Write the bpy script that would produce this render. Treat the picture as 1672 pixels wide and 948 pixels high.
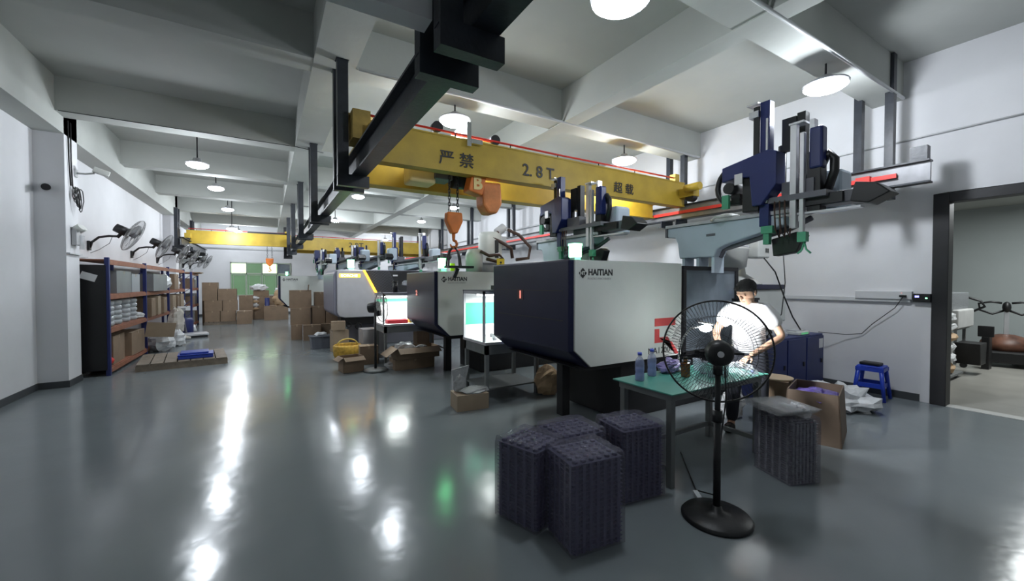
import bpy, math, random
from mathutils import Vector, Matrix, Euler, noise
random.seed(7)
for o in list(bpy.data.objects): bpy.data.objects.remove(o)
S = bpy.context.scene
PI = math.pi
# ---------------------------------------------------------------- camera
cam = bpy.data.cameras.new('camera'); co = bpy.data.objects.new('camera', cam); S.collection.objects.link(co)
cam.sensor_width = 36; cam.lens = 662/1672*36; cam.clip_start = .05; cam.clip_end = 200
co.location = (0, 0, 1.6)
co.rotation_euler = (math.radians(90)-math.atan(13/662), 0, -math.atan(401/662))
S.camera = co
# ---------------------------------------------------------------- world, exposure
w = bpy.data.worlds.new('world'); S.world = w; w.use_nodes = True
w.node_tree.nodes['Background'].inputs[0].default_value = (.55, .62, .7, 1)
w.node_tree.nodes['Background'].inputs[1].default_value = .12
S.view_settings.view_transform = 'Standard'; S.view_settings.look = 'None'
S.view_settings.exposure = 0.0; S.view_settings.gamma = 1
LAMP_W = 82
FILL_W = 7
def area(name, loc, size, power, col, rot=(0,0,0)):
    l = bpy.data.lights.new(name, 'AREA'); l.shape = 'RECTANGLE'; l.size = size[0]; l.size_y = size[1]
    l.energy = power; l.color = col
    o = bpy.data.objects.new(name, l); o.location = loc; o.rotation_euler = rot; S.collection.objects.link(o); return o
# added fill light behind the camera, and the ceiling light of the side room
area('back_fill', (1.5, -2.6, 4.0), (4, .3), FILL_W, (.88, .94, 1))
area('side_room_light', (11.0, 1.0, 3.2), (2.5, .6), 125, (.9, .95, .95))

# ---------------------------------------------------------------- mesh helper
class M:
    def __init__(s): s.v = []; s.f = []; s.sm = []
    def add(s, vs, fs, T=None, sm=False):
        n = len(s.v)
        s.v += [tuple(T @ Vector(p)) for p in vs] if T else [tuple(p) for p in vs]
        s.f += [tuple(i+n for i in f) for f in fs]; s.sm += [sm]*len(fs); return s
    def b(s, x0, x1, y0, y1, z0, z1, T=None):
        vs = [(x0,y0,z0),(x1,y0,z0),(x1,y1,z0),(x0,y1,z0),(x0,y0,z1),(x1,y0,z1),(x1,y1,z1),(x0,y1,z1)]
        return s.add(vs, [(3,2,1,0),(4,5,6,7),(0,1,5,4),(1,2,6,5),(2,3,7,6),(3,0,4,7)], T)
    def c(s, ctr, sz, T=None):
        x,y,z = ctr; a,b_,c_ = [q/2 for q in sz]; return s.b(x-a,x+a,y-b_,y+b_,z-c_,z+c_,T)
    def cyl(s, p0, p1, r0, r1=None, n=12, T=None, sm=True):
        r1 = r0 if r1 is None else r1; p0 = Vector(p0); p1 = Vector(p1); d = (p1-p0).normalized()
        a = d.orthogonal().normalized(); b_ = d.cross(a); vs = []
        for p, r in ((p0,r0),(p1,r1)):
            for i in range(n):
                t = 2*PI*i/n; vs.append(p + a*r*math.cos(t) + b_*r*math.sin(t))
        fs = [(i,(i+1)%n,n+(i+1)%n,n+i) for i in range(n)]
        s.add(vs, fs, T, sm); m = len(s.v)-2*n
        s.f += [tuple(m+i for i in reversed(range(n))), tuple(m+n+i for i in range(n))]; s.sm += [False,False]; return s
    def lathe(s, prof, n=20, T=None, sm=True):
        vs = []; fs = []
        for r,z in prof:
            for i in range(n): t = 2*PI*i/n; vs.append((r*math.cos(t), r*math.sin(t), z))
        for k in range(len(prof)-1):
            for i in range(n): fs.append((k*n+i, k*n+(i+1)%n, (k+1)*n+(i+1)%n, (k+1)*n+i))
        fs.append(tuple(reversed(range(n)))); fs.append(tuple((len(prof)-1)*n+i for i in range(n)))
        return s.add(vs, fs, T, sm)
    def tube(s, pts, r, n=6, T=None, closed=False):
        pts = [Vector(p) for p in pts]; vs = []; fs = []; m = len(pts); ref = None
        for k,p in enumerate(pts):
            q0 = pts[k-1] if (k>0 or closed) else p; q1 = pts[(k+1)%m] if (k<m-1 or closed) else p
            d = (q1-q0).normalized()
            if ref is None: ref = d.orthogonal().normalized()
            a = (ref - d*ref.dot(d)); a = a.normalized() if a.length>1e-6 else d.orthogonal().normalized()
            ref = a; b_ = d.cross(a); rr = r[k] if isinstance(r,(list,tuple)) else r
            for i in range(n): t = 2*PI*i/n; vs.append(p + a*rr*math.cos(t) + b_*rr*math.sin(t))
        for k in range(m if closed else m-1):
            k2 = (k+1)%m
            for i in range(n): fs.append((k*n+i,k*n+(i+1)%n,k2*n+(i+1)%n,k2*n+i))
        if not closed: fs.append(tuple(reversed(range(n)))); fs.append(tuple((m-1)*n+i for i in range(n)))
        return s.add(vs, fs, T, True)
    def prism(s, poly, ax, a, b_, T=None):          # poly in the two other axes (in xyz order), extruded along ax
        n = len(poly); vs = []
        for h in (a, b_):
            for p,q in poly: vs.append({'x':(h,p,q),'y':(p,h,q),'z':(p,q,h)}[ax])
        ar = sum(poly[i][0]*poly[(i+1)%n][1]-poly[(i+1)%n][0]*poly[i][1] for i in range(n))
        if ax == 'y': ar = -ar
        if b_ < a: ar = -ar
        fs = [tuple(reversed(range(n))), tuple(range(n,2*n))] + [(i,(i+1)%n,n+(i+1)%n,n+i) for i in range(n)]
        if ar < 0: fs = [tuple(reversed(f)) for f in fs]
        return s.add(vs, fs, T)
    def ball(s, c_, r, n=12, m=8, T=None, nz=0, seed=0, flat=None):
        vs = []; fs = []; r = (r,r,r) if not isinstance(r,(tuple,list)) else r
        for j in range(m+1):
            ph = PI*j/m
            for i in range(n):
                t = 2*PI*i/n; d = Vector((math.sin(ph)*math.cos(t), math.sin(ph)*math.sin(t), -math.cos(ph)))
                k = 1
                if nz: k += nz*noise.noise(d*2.2+Vector((seed*7.3,seed,0)))*1.3 + nz*.7*noise.noise(d*5+Vector((seed,seed*3.1,5)))
                p = Vector((d.x*r[0]*k, d.y*r[1]*k, d.z*r[2]*k)) + Vector(c_)
                if flat is not None and p.z < flat: p.z = flat
                vs.append(p)
        for j in range(m):
            for i in range(n): fs.append((j*n+i,j*n+(i+1)%n,(j+1)*n+(i+1)%n,(j+1)*n+i))
        return s.add(vs, fs, T, not nz)
def mesh(name, m):
    me = bpy.data.meshes.new(name); me.from_pydata([tuple(v) for v in m.v], [], m.f)
    me.polygons.foreach_set('use_smooth', m.sm); me.update(); return me
def obj(name, m, mt, parent=None, bevel=0, world=False, loc=None, rot=None, kind=None, label=None):
    me = m if isinstance(m, bpy.types.Mesh) else mesh(name, m)
    if mt and not me.materials: me.materials.append(mt)
    o = bpy.data.objects.new(name, me); S.collection.objects.link(o)
    if parent:
        o.parent = parent
        if world: o.location = -Vector(ROOT(parent).location)
    if loc is not None: o.location = loc
    if rot is not None: o.rotation_euler = rot
    if bevel:
        bv = o.modifiers.new('bevel','BEVEL'); bv.width = bevel; bv.segments = 2; bv.limit_method = 'ANGLE'
    if kind: o['kind'] = kind
    if label: o['label'] = label
    return o
def ROOT(o):
    return o
def thing(name, label, cat, loc=(0,0,0), rz=0, group=None):
    o = bpy.data.objects.new(name, None); S.collection.objects.link(o); o.empty_display_size = .1
    o.location = loc; o.rotation_euler = (0,0,rz); o['label'] = label; o['category'] = cat
    if group: o['group'] = group
    return o
def tag(o, label, cat, group=None, kind=None):
    o['label'] = label; o['category'] = cat
    if group: o['group'] = group
    if kind: o['kind'] = kind
    return o
def dup(root, loc=None, rz=None, label=None, group=None, parent=None):
    r = root.copy(); S.collection.objects.link(r)
    if parent: r.parent = parent
    if loc is not None: r.location = loc
    if rz is not None: r.rotation_euler = (0,0,rz)
    if label: r['label'] = label
    if group: r['group'] = group
    for ch in list(root.children): dup(ch, parent=r)
    return r
def struct(name, m, mt, bevel=0):
    return obj(name, m, mt, kind='structure', bevel=bevel)

# ---------------------------------------------------------------- materials
def mat(name, col, rough=.5, metal=0, var=0, scale=6, bump=0, bscale=60, em=None, es=0, alpha=1, trans=0, rvar=0, coat=0, var_col=None, spec=None):
    m = bpy.data.materials.new(name); m.use_nodes = True; nt = m.node_tree; p = nt.nodes['Principled BSDF']
    p.inputs['Base Color'].default_value = (*col,1); p.inputs['Roughness'].default_value = rough; p.inputs['Metallic'].default_value = metal
    if spec is not None: p.inputs['Specular IOR Level'].default_value = spec
    if coat: p.inputs['Coat Weight'].default_value = coat; p.inputs['Coat Roughness'].default_value = .1
    if alpha < 1: p.inputs['Alpha'].default_value = alpha
    if trans: p.inputs['Transmission Weight'].default_value = trans
    if em: p.inputs['Emission Color'].default_value = (*em,1); p.inputs['Emission Strength'].default_value = es
    if var or bump or rvar or var_col:
        tc = nt.nodes.new('ShaderNodeTexCoord')
    if var or rvar or var_col:
        n = nt.nodes.new('ShaderNodeTexNoise'); n.inputs['Scale'].default_value = scale; n.inputs['Detail'].default_value = 5
        nt.links.new(tc.outputs['Object'], n.inputs['Vector'])
        mx = nt.nodes.new('ShaderNodeMixRGB'); c2 = var_col or tuple(c*(1-var) for c in col); c1 = col if var_col else tuple(min(1,c*(1+var)) for c in col)
        mx.inputs[1].default_value = (*c1,1); mx.inputs[2].default_value = (*c2,1)
        rp = nt.nodes.new('ShaderNodeMapRange'); rp.inputs[1].default_value=.3; rp.inputs[2].default_value=.7
        nt.links.new(n.outputs['Fac'], rp.inputs[0]); nt.links.new(rp.outputs[0], mx.inputs[0]); nt.links.new(mx.outputs[0], p.inputs['Base Color'])
        if rvar:
            r2 = nt.nodes.new('ShaderNodeMapRange'); r2.inputs[1].default_value=.35; r2.inputs[2].default_value=.65
            r2.inputs[3].default_value = rough-rvar; r2.inputs[4].default_value = rough+rvar
            nt.links.new(n.outputs['Fac'], r2.inputs[0]); nt.links.new(r2.outputs[0], p.inputs['Roughness'])
    if bump:
        n2 = nt.nodes.new('ShaderNodeTexNoise'); n2.inputs['Scale'].default_value = bscale; n2.inputs['Detail'].default_value = 3
        nt.links.new(tc.outputs['Object'], n2.inputs['Vector'])
        bp = nt.nodes.new('ShaderNodeBump'); bp.inputs['Strength'].default_value = bump; bp.inputs['Distance'].default_value = .02
        nt.links.new(n2.outputs['Fac'], bp.inputs['Height']); nt.links.new(bp.outputs[0], p.inputs['Normal'])
    return m
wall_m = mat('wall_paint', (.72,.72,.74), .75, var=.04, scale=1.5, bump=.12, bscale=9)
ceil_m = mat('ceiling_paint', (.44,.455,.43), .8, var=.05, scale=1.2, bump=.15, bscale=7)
floor_m = mat('floor_epoxy', (.20,.225,.235), .17, var=.08, scale=.8, bump=.16, bscale=3.2, rvar=.03, spec=.5)
floor2_m = mat('floor_concrete', (.33,.32,.29), .3, var=.12, scale=2, bump=.05, bscale=8)
base_m = mat('baseboard_paint', (.055,.06,.065), .5, var=.1)
steel_m = mat('dark_steel_paint', (.018,.022,.03), .42, var=.3, scale=8, bump=.1, bscale=30)
grey_rail = mat('rail_grey_steel', (.22,.22,.23), .45, metal=.5, var=.15)
red_m = mat('red_conductor', (.75,.04,.03), .45)
yellow_m = mat('crane_yellow_paint', (.50,.34,.035), .5, var=.15, scale=3, bump=.05)
navy_m = mat('navy_paint', (.012,.014,.045), .4, var=.08, scale=3, bump=.04, bscale=80, spec=.3)
white_m = mat('machine_white_paint', (.66,.68,.64), .45, var=.02, bump=.05, bscale=90)
pgrey_m = mat('machine_grey_paint', (.5,.5,.52), .4, var=.04)
dgrey_m = mat('machine_dark_grey', (.13,.13,.15), .45, var=.05)
black_m = mat('black_plastic', (.01,.01,.011), .45, bump=.05)
blackmetal = mat('black_frame_metal', (.012,.012,.014), .5, var=.2)
blue_m = mat('robot_blue_paint', (.012,.022,.12), .4, var=.08)
cabblue = mat('cabinet_blue_paint', (.02,.03,.12), .45, var=.08)
robw_m = mat('robot_pale_casting', (.5,.58,.66), .45, var=.03, bump=.05)
alu_m = mat('aluminium', (.7,.7,.72), .35, metal=.7, var=.05)
chrome_m = mat('bright_steel', (.8,.8,.8), .2, metal=1)
orange_m = mat('orange_paint', (.8,.22,.04), .5, var=.15)
card_m = mat('cardboard', (.25,.175,.115), .8, var=.12, scale=4, bump=.1, bscale=40)
card2_m = mat('cardboard_pale', (.34,.26,.18), .8, var=.1, scale=4, bump=.1, bscale=40)
tape_m = mat('packing_tape', (.38,.28,.18), .3)
kraft_m = mat('kraft_paper', (.5,.34,.2), .75, var=.12, scale=5, bump=.3, bscale=12)
bag_m = mat('white_plastic_bag', (.68,.69,.7), .35, var=.06, bump=.4, bscale=14)
clear_m = mat('clear_plastic_film', (.75,.77,.8), .15, alpha=.38, bump=.5, bscale=25)
wood_m = mat('pallet_wood', (.2,.16,.12), .7, var=.25, scale=9, bump=.2)
shelf_m = mat('shelf_rust_board', (.30,.12,.07), .6, var=.2, scale=7)
rackblue = mat('rack_navy_paint', (.02,.03,.14), .45, var=.1)
tray_m = mat('purple_tray_plastic', (.10,.095,.17), .25, var=.05, scale=10, coat=.4)
tray2_m = mat('clear_tray_plastic', (.22,.225,.23), .2, var=.35, scale=30, coat=.3)
wrap_m = mat('stretch_wrap', (.2,.19,.26), .08, alpha=.36, bump=.6, bscale=22)
teal_m = mat('teal_table_mat', (.08,.32,.25), .35, var=.06)
leg_m = mat('table_grey_metal', (.17,.18,.18), .5, var=.1)
stoolblue = mat('stool_blue_plastic', (.02,.06,.5), .35)
blueplastic = mat('blue_crate_plastic', (.02,.05,.35), .35)
skin_m = mat('skin', (.55,.33,.22), .5, var=.06)
hair_m = mat('black_hair', (.008,.007,.007), .7, bump=.6, bscale=90)
shirt_m = mat('white_shirt_cloth', (.8,.8,.8), .8, bump=.25, bscale=10)
trouser_m = mat('dark_trouser_cloth', (.02,.022,.03), .85, bump=.2, bscale=20)
glass_m = mat('window_pane', (.16,.19,.22), .08, var=.1)
water_m = mat('bottle_plastic', (.45,.5,.75), .08, alpha=.42)
waterb_m = mat('bottle_water', (.3,.36,.75), .08, alpha=.6)
bluecap = mat('blue_cap', (.08,.12,.7), .4)
tea_m = mat('brown_tea', (.22,.09,.02), .1, alpha=.85)
red_print = mat('red_print', (.55,.06,.06), .5)
black_print = mat('black_print', (.02,.02,.02), .5)
grey_print = mat('grey_print', (.38,.38,.38), .6)
hopper_m = mat('hopper_plastic', (.6,.61,.58), .4, var=.04)
green_paint = mat('green_gripper', (.08,.35,.2), .5)
fan_blade = mat('smoke_blade', (.1,.1,.11), .3, alpha=.45)
fan_blade2 = mat('grey_fan_blade', (.3,.3,.31), .4, alpha=.8)
fanwire = mat('fan_cage_wire', (.03,.03,.035), .35, metal=.3)
fanwire2 = mat('grey_cage_wire', (.3,.3,.3), .35, metal=.5)
cable_m = mat('cable_rubber', (.02,.02,.02), .5)
hose_m = mat('brown_hose', (.07,.035,.025), .4)
sheet_m = mat('paper_label', (.75,.75,.75), .6)
foam_m = mat('grey_bin_plastic', (.09,.1,.12), .4, var=.1)
greybox_m = mat('grey_carton_wrap', (.24,.25,.26), .4, var=.12, scale=3)
yel_em = mat('yellow_led', (1,.55,.05), .4, em=(1,.5,.03), es=4)
yel_em2 = mat('yellow_led_text', (1,.8,.3), .4, em=(1,.75,.25), es=7)
green_em = mat('green_lamp', (.3,1,.5), .4, em=(.25,1,.45), es=4)
green_em2 = mat('green_lamp_core', (.35,1,.55), .4, em=(.35,1,.55), es=3.5)
lamp_em = mat('lamp_glow', (1,1,1), .4, em=(.85,.92,1), es=30)
strip_em = mat('tube_light_glow', (1,1,1), .4, em=(.95,1,1), es=10)
screen_em = mat('screen_glow', (.3,.3,1), .4, em=(.3,.3,1), es=2.5)
red_em = mat('red_digit', (1,.6,.5), .4, em=(.9,.2,.15), es=1)
pane_dim = mat('green_window_pane', (.08,.14,.09), .25, em=(.16,.30,.15), es=.55, var=.2, scale=1)
pane_lit = mat('lit_window_pane', (.7,.8,.5), .3, em=(.72,.95,.55), es=1.6)
frame_m = mat('window_frame_alu', (.4,.46,.38), .5)
shade_m = mat('lamp_housing', (.5,.5,.52), .4, metal=.3)
R_ = lambda *a: Euler(a).to_matrix().to_4x4()
Tr = lambda x,y,z: Matrix.Translation((x,y,z))
def text(body, size, mt, parent, mw, name='lettering', ext=.001, bold=0, sx=1):
    cu = bpy.data.curves.new('t','FONT'); cu.body = body; cu.size = size; cu.extrude = ext; cu.align_x='LEFT'; cu.offset = bold
    cu.resolution_u = 3
    t = bpy.data.objects.new('t', cu); S.collection.objects.link(t)
    dg = bpy.context.evaluated_depsgraph_get(); me = bpy.data.meshes.new_from_object(t.evaluated_get(dg))
    bpy.data.objects.remove(t); bpy.data.curves.remove(cu)
    me.transform(mw @ Matrix.Diagonal((sx,1,1,1))); me.materials.clear()
    return obj(name, me, mt, parent)
FY = R_(PI/2,0,0)                       # text on a face that looks to -Y
FX = R_(PI/2,0,-PI/2)                   # text on a face that looks to -X

# ================================================================ SETTING
XL, XR, YF = -2.93, 7.5, 24.0
SL = 4.6
struct('floor', M().b(XL-.2, XR, -4, YF+.2, -.1, 0), floor_m)
f2 = struct('floor', M().b(XR, 14.2, -4, 6, -.1, .002), floor2_m)
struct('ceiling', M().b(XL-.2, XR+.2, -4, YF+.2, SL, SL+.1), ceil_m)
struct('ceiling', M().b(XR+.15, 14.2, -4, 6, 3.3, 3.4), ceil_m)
struct('wall_left', M().b(XL-.2, XL, -4, YF+.2, 0, SL), wall_m)
struct('wall_far', M().b(XL, -1.5, YF, YF+.2, 0, SL).b(1.1, XR+.2, YF, YF+.2, 0, SL).b(-1.5, 1.1, YF, YF+.2, 0, .95).b(-1.5, 1.1, YF, YF+.2, 2.6, SL), wall_m)
struct('wall_right', M().b(XR, XR+.15, 1.66, YF+.2, 0, SL).b(XR, XR+.15, -1.2, 1.66, 2.76, SL).b(XR, XR+.15, -4, -1.2, 0, SL), wall_m)
struct('wall_back', M().b(XL-.2, 14.2, -4.2, -4, 0, SL), wall_m)
struct('wall_side_room', M().b(14, 14.2, -4, 6, 0, 3.3).b(XR+.15, 14.2, 6, 6.2, 0, 3.3), mat('side_room_paint', (.42,.46,.46), .8, var=.04, scale=1))
# columns
struct('column', M().b(XL, -2.6, 8.8, 9.3, 0, SL), wall_m)
struct('column', M().b(XL, -2.6, 17.6, 18.1, 0, SL), wall_m)
for y in (8.6, 17.4): struct('column', M().b(7.3, XR, y, y+.5, 0, SL), wall_m)
for y0,y1 in ((-4,8.79),(9.31,17.59),(18.11,24)): struct('baseboard_left', M().b(XL, XL+.012, y0, y1, 0, .1), base_m)
struct('baseboard_left', M().b(XL, -2.588, 8.788, 9.312, 0, .1), base_m)
struct('baseboard_right', M().b(XR-.012, XR, 1.8, 8.6, 0, .1), base_m)
struct('baseboard_far', M().b(-2.9, 7.4, YF-.012, YF, 0, .1), base_m)
# ceiling beams
k = 0
for y in (-1.1, 2.02, 5.06, 8.5, 11.6, 14.8, 18.0, 21.2):
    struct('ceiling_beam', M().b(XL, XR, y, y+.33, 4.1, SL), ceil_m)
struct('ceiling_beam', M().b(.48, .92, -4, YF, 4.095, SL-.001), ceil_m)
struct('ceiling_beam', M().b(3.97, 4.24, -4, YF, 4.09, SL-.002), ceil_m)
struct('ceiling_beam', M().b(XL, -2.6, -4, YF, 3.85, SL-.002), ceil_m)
0 and struct('trim_1', M().b(5.05,5.15,-4,YF,4.1,SL-.001).b(-1.3,-1.22,9,YF,4.1,SL-.001), ceil_m)
# door frame in the right wall
struct('door_1', M().b(XR-.03, XR+.17, 1.55, 1.70, 0, 2.75).b(XR-.03, XR+.17, -1.3, -1.15, 0, 2.75).b(XR-.03, XR+.17, -1.15, 1.55, 2.63, 2.75), blackmetal, .005)
struct('trim_2', M().b(XR-.02, XR+.16, -1.2, 1.6, 0, .006), mat('threshold_pale', (.5,.5,.48), .6))
# far window: frame, transom panes, lower panes
wf = M().b(-1.5,1.1,YF-.04,YF+.06,2.54,2.6).b(-1.5,1.1,YF-.04,YF+.06,.95,1.0).b(-1.5,1.1,YF-.04,YF+.06,2.0,2.07)
for x in (-1.5,-.86,-.2,.47,1.05): wf.b(x,x+.05,YF-.04,YF+.06,.95,2.6)
win = struct('window_1', wf, frame_m, .005)
for i,x in enumerate((-1.45,-.81,-.15,.52)):
    obj('pane', M().b(x,x+.6,YF,YF+.02,1.0,2.0), pane_dim, win)
    obj('pane', M().b(x,x+.6,YF,YF+.02,2.07,2.54), [pane_lit,pane_dim,pane_lit,glass_m][i], win)
for x in (-1.38,-.74,-.08): obj('sash', M().b(x,x+.02,YF-.03,YF,1.03,1.97).b(x+.48,x+.5,YF-.03,YF,1.03,1.97).b(x,x+.5,YF-.03,YF,1.95,1.97), frame_m, win)
# vent ducting high on the right wall and conduit
def pipe(name, pts, r, mt, label, cat, n=8): return tag(obj(name, M().tube(pts, r, n), mt), label, cat)
p_m = mat('conduit_white', (.6,.61,.62), .5)
pipe('conduit', [(XR-.04,5.9,3.55),(XR-.04,9,3.45),(XR-.04,17.3,3.42),(XR-.04,23.8,3.42)], .03, p_m, 'long pale conduit running along the upper right wall', 'conduit')
pipe('conduit', [(XR-.02,.3,3.55),(XR-.02,5.2,3.5)], .012, p_m, 'thin cable line across the right wall above the doorway', 'conduit')
pipe('conduit', [(-2.8,23.95,3.25),(7.2,23.95,3.25)], .04, p_m, 'grey pipe along the far wall above the window', 'conduit')
pipe('conduit', [(-2.55,8.45,4.085),(.5,8.45,4.085),(.95,8.45,4.05)], .006, cable_m, 'dark cable run under the ceiling beam beside the near left column', 'cable')
tag(obj('conduit', M().b(-1.2,.7,1.9,2.02,2.87,2.97), p_m), 'pale square duct passing between the nearest pair of black hanger posts', 'duct')
pipe('conduit', [(.95,5.02,4.09),(7.4,5.02,4.09)], .02, p_m, 'pale conduit under the ceiling beam behind the near yellow crane', 'conduit')
pipe('conduit', [(.95,1.99,4.09),(7.4,1.99,4.09)], .02, p_m, 'pale conduit under the ceiling beam nearest the camera', 'conduit')

# ================================================================ CRANE RUNWAYS
ZB, ZT = 2.82, 3.1
def ibeam(m, x0, x1, y0, y1, z0, z1, t=.02):
    xc = (x0+x1)/2
    return m.b(x0,x1,y0,y1,z0,z0+t).b(x0,x1,y0,y1,z1-t,z1).b(xc-t/2,xc+t/2,y0,y1,z0+t,z1-t)
def runway(label, x0, y0, y1, red_side, hangers, inner, outer, rail=True, gap=.33):
    t = thing('crane_runway', label, 'crane rail', (x0, y0, 0), 0, 'overhead crane runways')
    obj('beam', ibeam(M(), x0, x0+.15, y0, y1, ZB, ZT), steel_m, t, world=True)
    if rail:
        xs = x0+.02 if red_side<0 else x0+.13
        obj('conductor_rail', M().b(xs-.018,xs+.018,y0+.3,y1,2.93,2.985), red_m, t, world=True)
    for a in hangers:
        for yy in (a, a+gap):
            obj('hanger_post', M().b(outer[0],outer[1],yy+.01,yy+.1,2.7,4.12).b(outer[0]-.01,outer[1]+.01,yy,yy+.11,4.09,4.1) if outer[2]==0 else
                M().b(outer[0],outer[1],yy+.01,yy+.1,2.7,outer[2]), steel_m, t, world=True)
            obj('cross_channel', M().b(inner[0],inner[1],yy,yy+.08,2.69,2.71).b(inner[0],inner[1],yy,yy+.08,2.8,2.82).b(inner[0],inner[1],yy,yy+.015,2.71,2.8), steel_m, t, world=True)
    return t
runway('black steel crane runway hung over the aisle left of the machines', .85, .9, 23.2, 1, (1.77,4.88,8.1,11.35,14.6,17.8,21.0), (.69,1.03), (.695,.81,0), rail=False, gap=.29)
rr = runway('grey crane runway with a bright red conductor strip along the right wall', 6.85, 1.6, 23.2, -1, (1.97,5.06,8.2,11.5,14.7,17.9,21.1), (6.75,7.1), (7.01,7.11,4.59))
obj('web_face', M().b(6.9,6.915,1.6,23.2,ZB+.02,ZT-.02), grey_rail, rr, world=True)
obj('end_stop', M().b(6.86,6.98,1.62,1.78,ZT,ZT+.17), steel_m, rr, world=True)
obj('junction_box', M().b(6.8,6.88,2.15,2.3,2.9,3.0), red_m, rr, world=True)
lr = runway('short black crane runway beside the far left column', -2.45, 17.0, 23.2, 1, (17.3,20.6), (-2.65,-2.15), (-2.6,-2.5,4.09), rail=False)
# crane bridges
def crane(label, x0, x1, y, dz=0, words=True, rear=True, z0=3.04, z1=3.5, zr=(2.93,3.36)):
    t = thing('bridge_crane', label, 'crane', (x0, y, 3.0))
    obj('girder', M().b(x0,x1,y,y+.012,z0,z1).b(x0,x1,y-.01,y+.16,z0,z0+.02).b(x0,x1,y-.01,y+.16,z1-.02,z1).b(x0,x1,y+.138,y+.15,z0,z1), yellow_m, t, world=True)
    if rear: obj('girder', M().b(x0+.15,x1-.05,y+.7,y+.84,zr[0],zr[1]).b(x0+.15,x1-.05,y+.66,y+.88,zr[0]-.02,zr[0]), yellow_m, t, world=True)
    for xe in (x0-.02, x1-.16):
        obj('end_carriage', M().b(xe,xe+.18,y-.3,y+1.1,3.19,3.36), yellow_m, t, .01, world=True)
        for yy in (y-.2, y+1.0): obj('wheel', M().cyl((xe+.03,yy,3.19),(xe+.15,yy,3.19),.09,n=16), blackmetal, t, world=True)
    obj('bracket', M().b(x1-.45,x1-.2,y+.15,y+.7,3.3,3.32).b(x1-.3,x1-.18,y-.02,y+.1,z1,z1+.13), yellow_m, t, world=True)
    obj('conductor_rail', M().tube([(x0+.05,y+.02,z1+.06),((x0+x1)/2,y+.02,z1+.05),(x1-.3,y+.02,z1+.06)], .014, 6), red_m, t, world=True)
    rod = M()
    for i in range(7): xx = x0+.3+i*(x1-x0-.8)/6; rod.cyl((xx,y+.02,z1),(xx,y+.02,z1+.06),.01,n=6)
    obj('insulator', rod, black_m, t, kind='stuff', world=True)
    return t
c1 = crane('yellow double-girder overhead crane lettered 2.8T above the machines', 1.0, 6.85, 4.95)
L0 = Tr(-1.0,-4.95,-3.0)
text('严 禁', .2, black_print, c1, L0@Tr(1.9,4.94,3.14)@FY, sx=1.1, bold=.002)
text('2. 8 T', .24, black_print, c1, L0@Tr(3.17,4.94,3.15)@FY, bold=.003)
text('超 载', .19, black_print, c1, L0@Tr(4.98,4.94,3.13)@FY, sx=1.1, bold=.002)
obj('end_motor', M().cyl((6.6,4.75,3.32),(6.6,4.45,3.32),.07), yellow_m, c1, world=True)
obj('end_motor', M().b(.83,1.02,4.75,5.1,3.2,3.52).cyl((.8,5.0,3.5),(1.1,5.1,3.55),.05), mat('faded_yellow',(.4,.27,.06),.6,var=.3), c1, world=True)
# hoist trolley and hook
h = thing('chain_hoist', 'orange electric chain hoist with hook block hanging from the near crane', 'hoist', (2.1,5.4,3.0))
obj('trolley', M().b(1.9,2.5,5.15,5.6,3.3,3.4).b(1.95,2.2,5.2,5.5,3.0,3.3), dgrey_m, h, .01, world=True)
obj('trolley_wheel', M().cyl((1.9,4.97,3.6),(1.9,5.06,3.6),.07,n=18), blackmetal, h, world=True)
obj('trolley_wheel', M().cyl((2.75,4.97,3.58),(2.75,5.06,3.58),.07,n=18), blackmetal, h, world=True)
obj('trolley_bracket', M().b(2.28,2.34,4.9,5.3,3.4,3.72).b(2.1,2.8,5.0,5.03,3.54,3.57).b(2.34,2.5,4.88,4.94,3.44,3.5), chrome_m, h, world=True)
obj('drum', M().b(1.62,1.98,5.25,5.55,2.93,3.2), mat('cream_paint',(.75,.62,.3),.5), h, .03, world=True)
obj('motor', M().cyl((2.25,5.35,3.05),(2.6,5.35,3.05),.12,n=18), black_m, h, world=True)
obj('motor_cover', M().c((0,0,0),(.22,.2,.32),Tr(2.5,5.12,2.98)@R_(0,.25,0)), orange_m, h, .02, world=True)
text('B', .24, mat('pale_print',(.9,.7,.3),.5), h, Tr(-2.1,-5.4,-3.0)@Tr(2.42,5.01,2.88)@FY, bold=.01)
obj('chain_bag', M().prism([(2.58,3.0),(2.88,3.02),(2.9,2.72),(2.82,2.58),(2.68,2.57),(2.6,2.68)],'y',5.05,5.3), mat('orange_bag',(.75,.25,.07),.55,var=.2,bump=.3,bscale=10), h, .03, world=True)
def chain(m, x, y, z0, z1, r=.014, p=.045):
    n = int((z1-z0)/p)
    for i in range(n):
        z = z0+i*p; a = (i%2)*PI/2; dx = math.cos(a)*r; dy = math.sin(a)*r
        m.tube([(x-dx,y-dy,z),(x-dx,y-dy,z+p*.9),(x,y,z+p*1.2),(x+dx,y+dy,z+p*.9),(x+dx,y+dy,z),(x,y,z-p*.25)], .006, 4, closed=True)
ch = M(); chain(ch, 2.15, 5.2, 2.56, 3.2); chain(ch, 2.27, 5.2, 2.56, 3.2)
obj('chain', ch, steel_m, h, kind='stuff', world=True)
hk = obj('hook_block', M().prism([(2.1,2.56),(2.32,2.56),(2.33,2.44),(2.25,2.27),(2.17,2.27),(2.09,2.44)],'y',5.14,5.26), orange_m, h, .02, world=True)
hp = [(2.21,5.2,2.3),(2.21,5.2,2.18)]+[(2.21+.05*math.sin(a),5.2,2.13+.05*math.cos(a)) for a in (0,.8,1.6,2.4,3.1,3.9,4.6)]
obj('hook', M().tube(hp,[.03,.02]+[.02]*5+[.015,.01],8), orange_m, h, world=True)
sl = thing('lifting_sling', 'dark rope sling looped on the orange hook above machine two', 'sling', (2.21,5.2,1.9))
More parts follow.
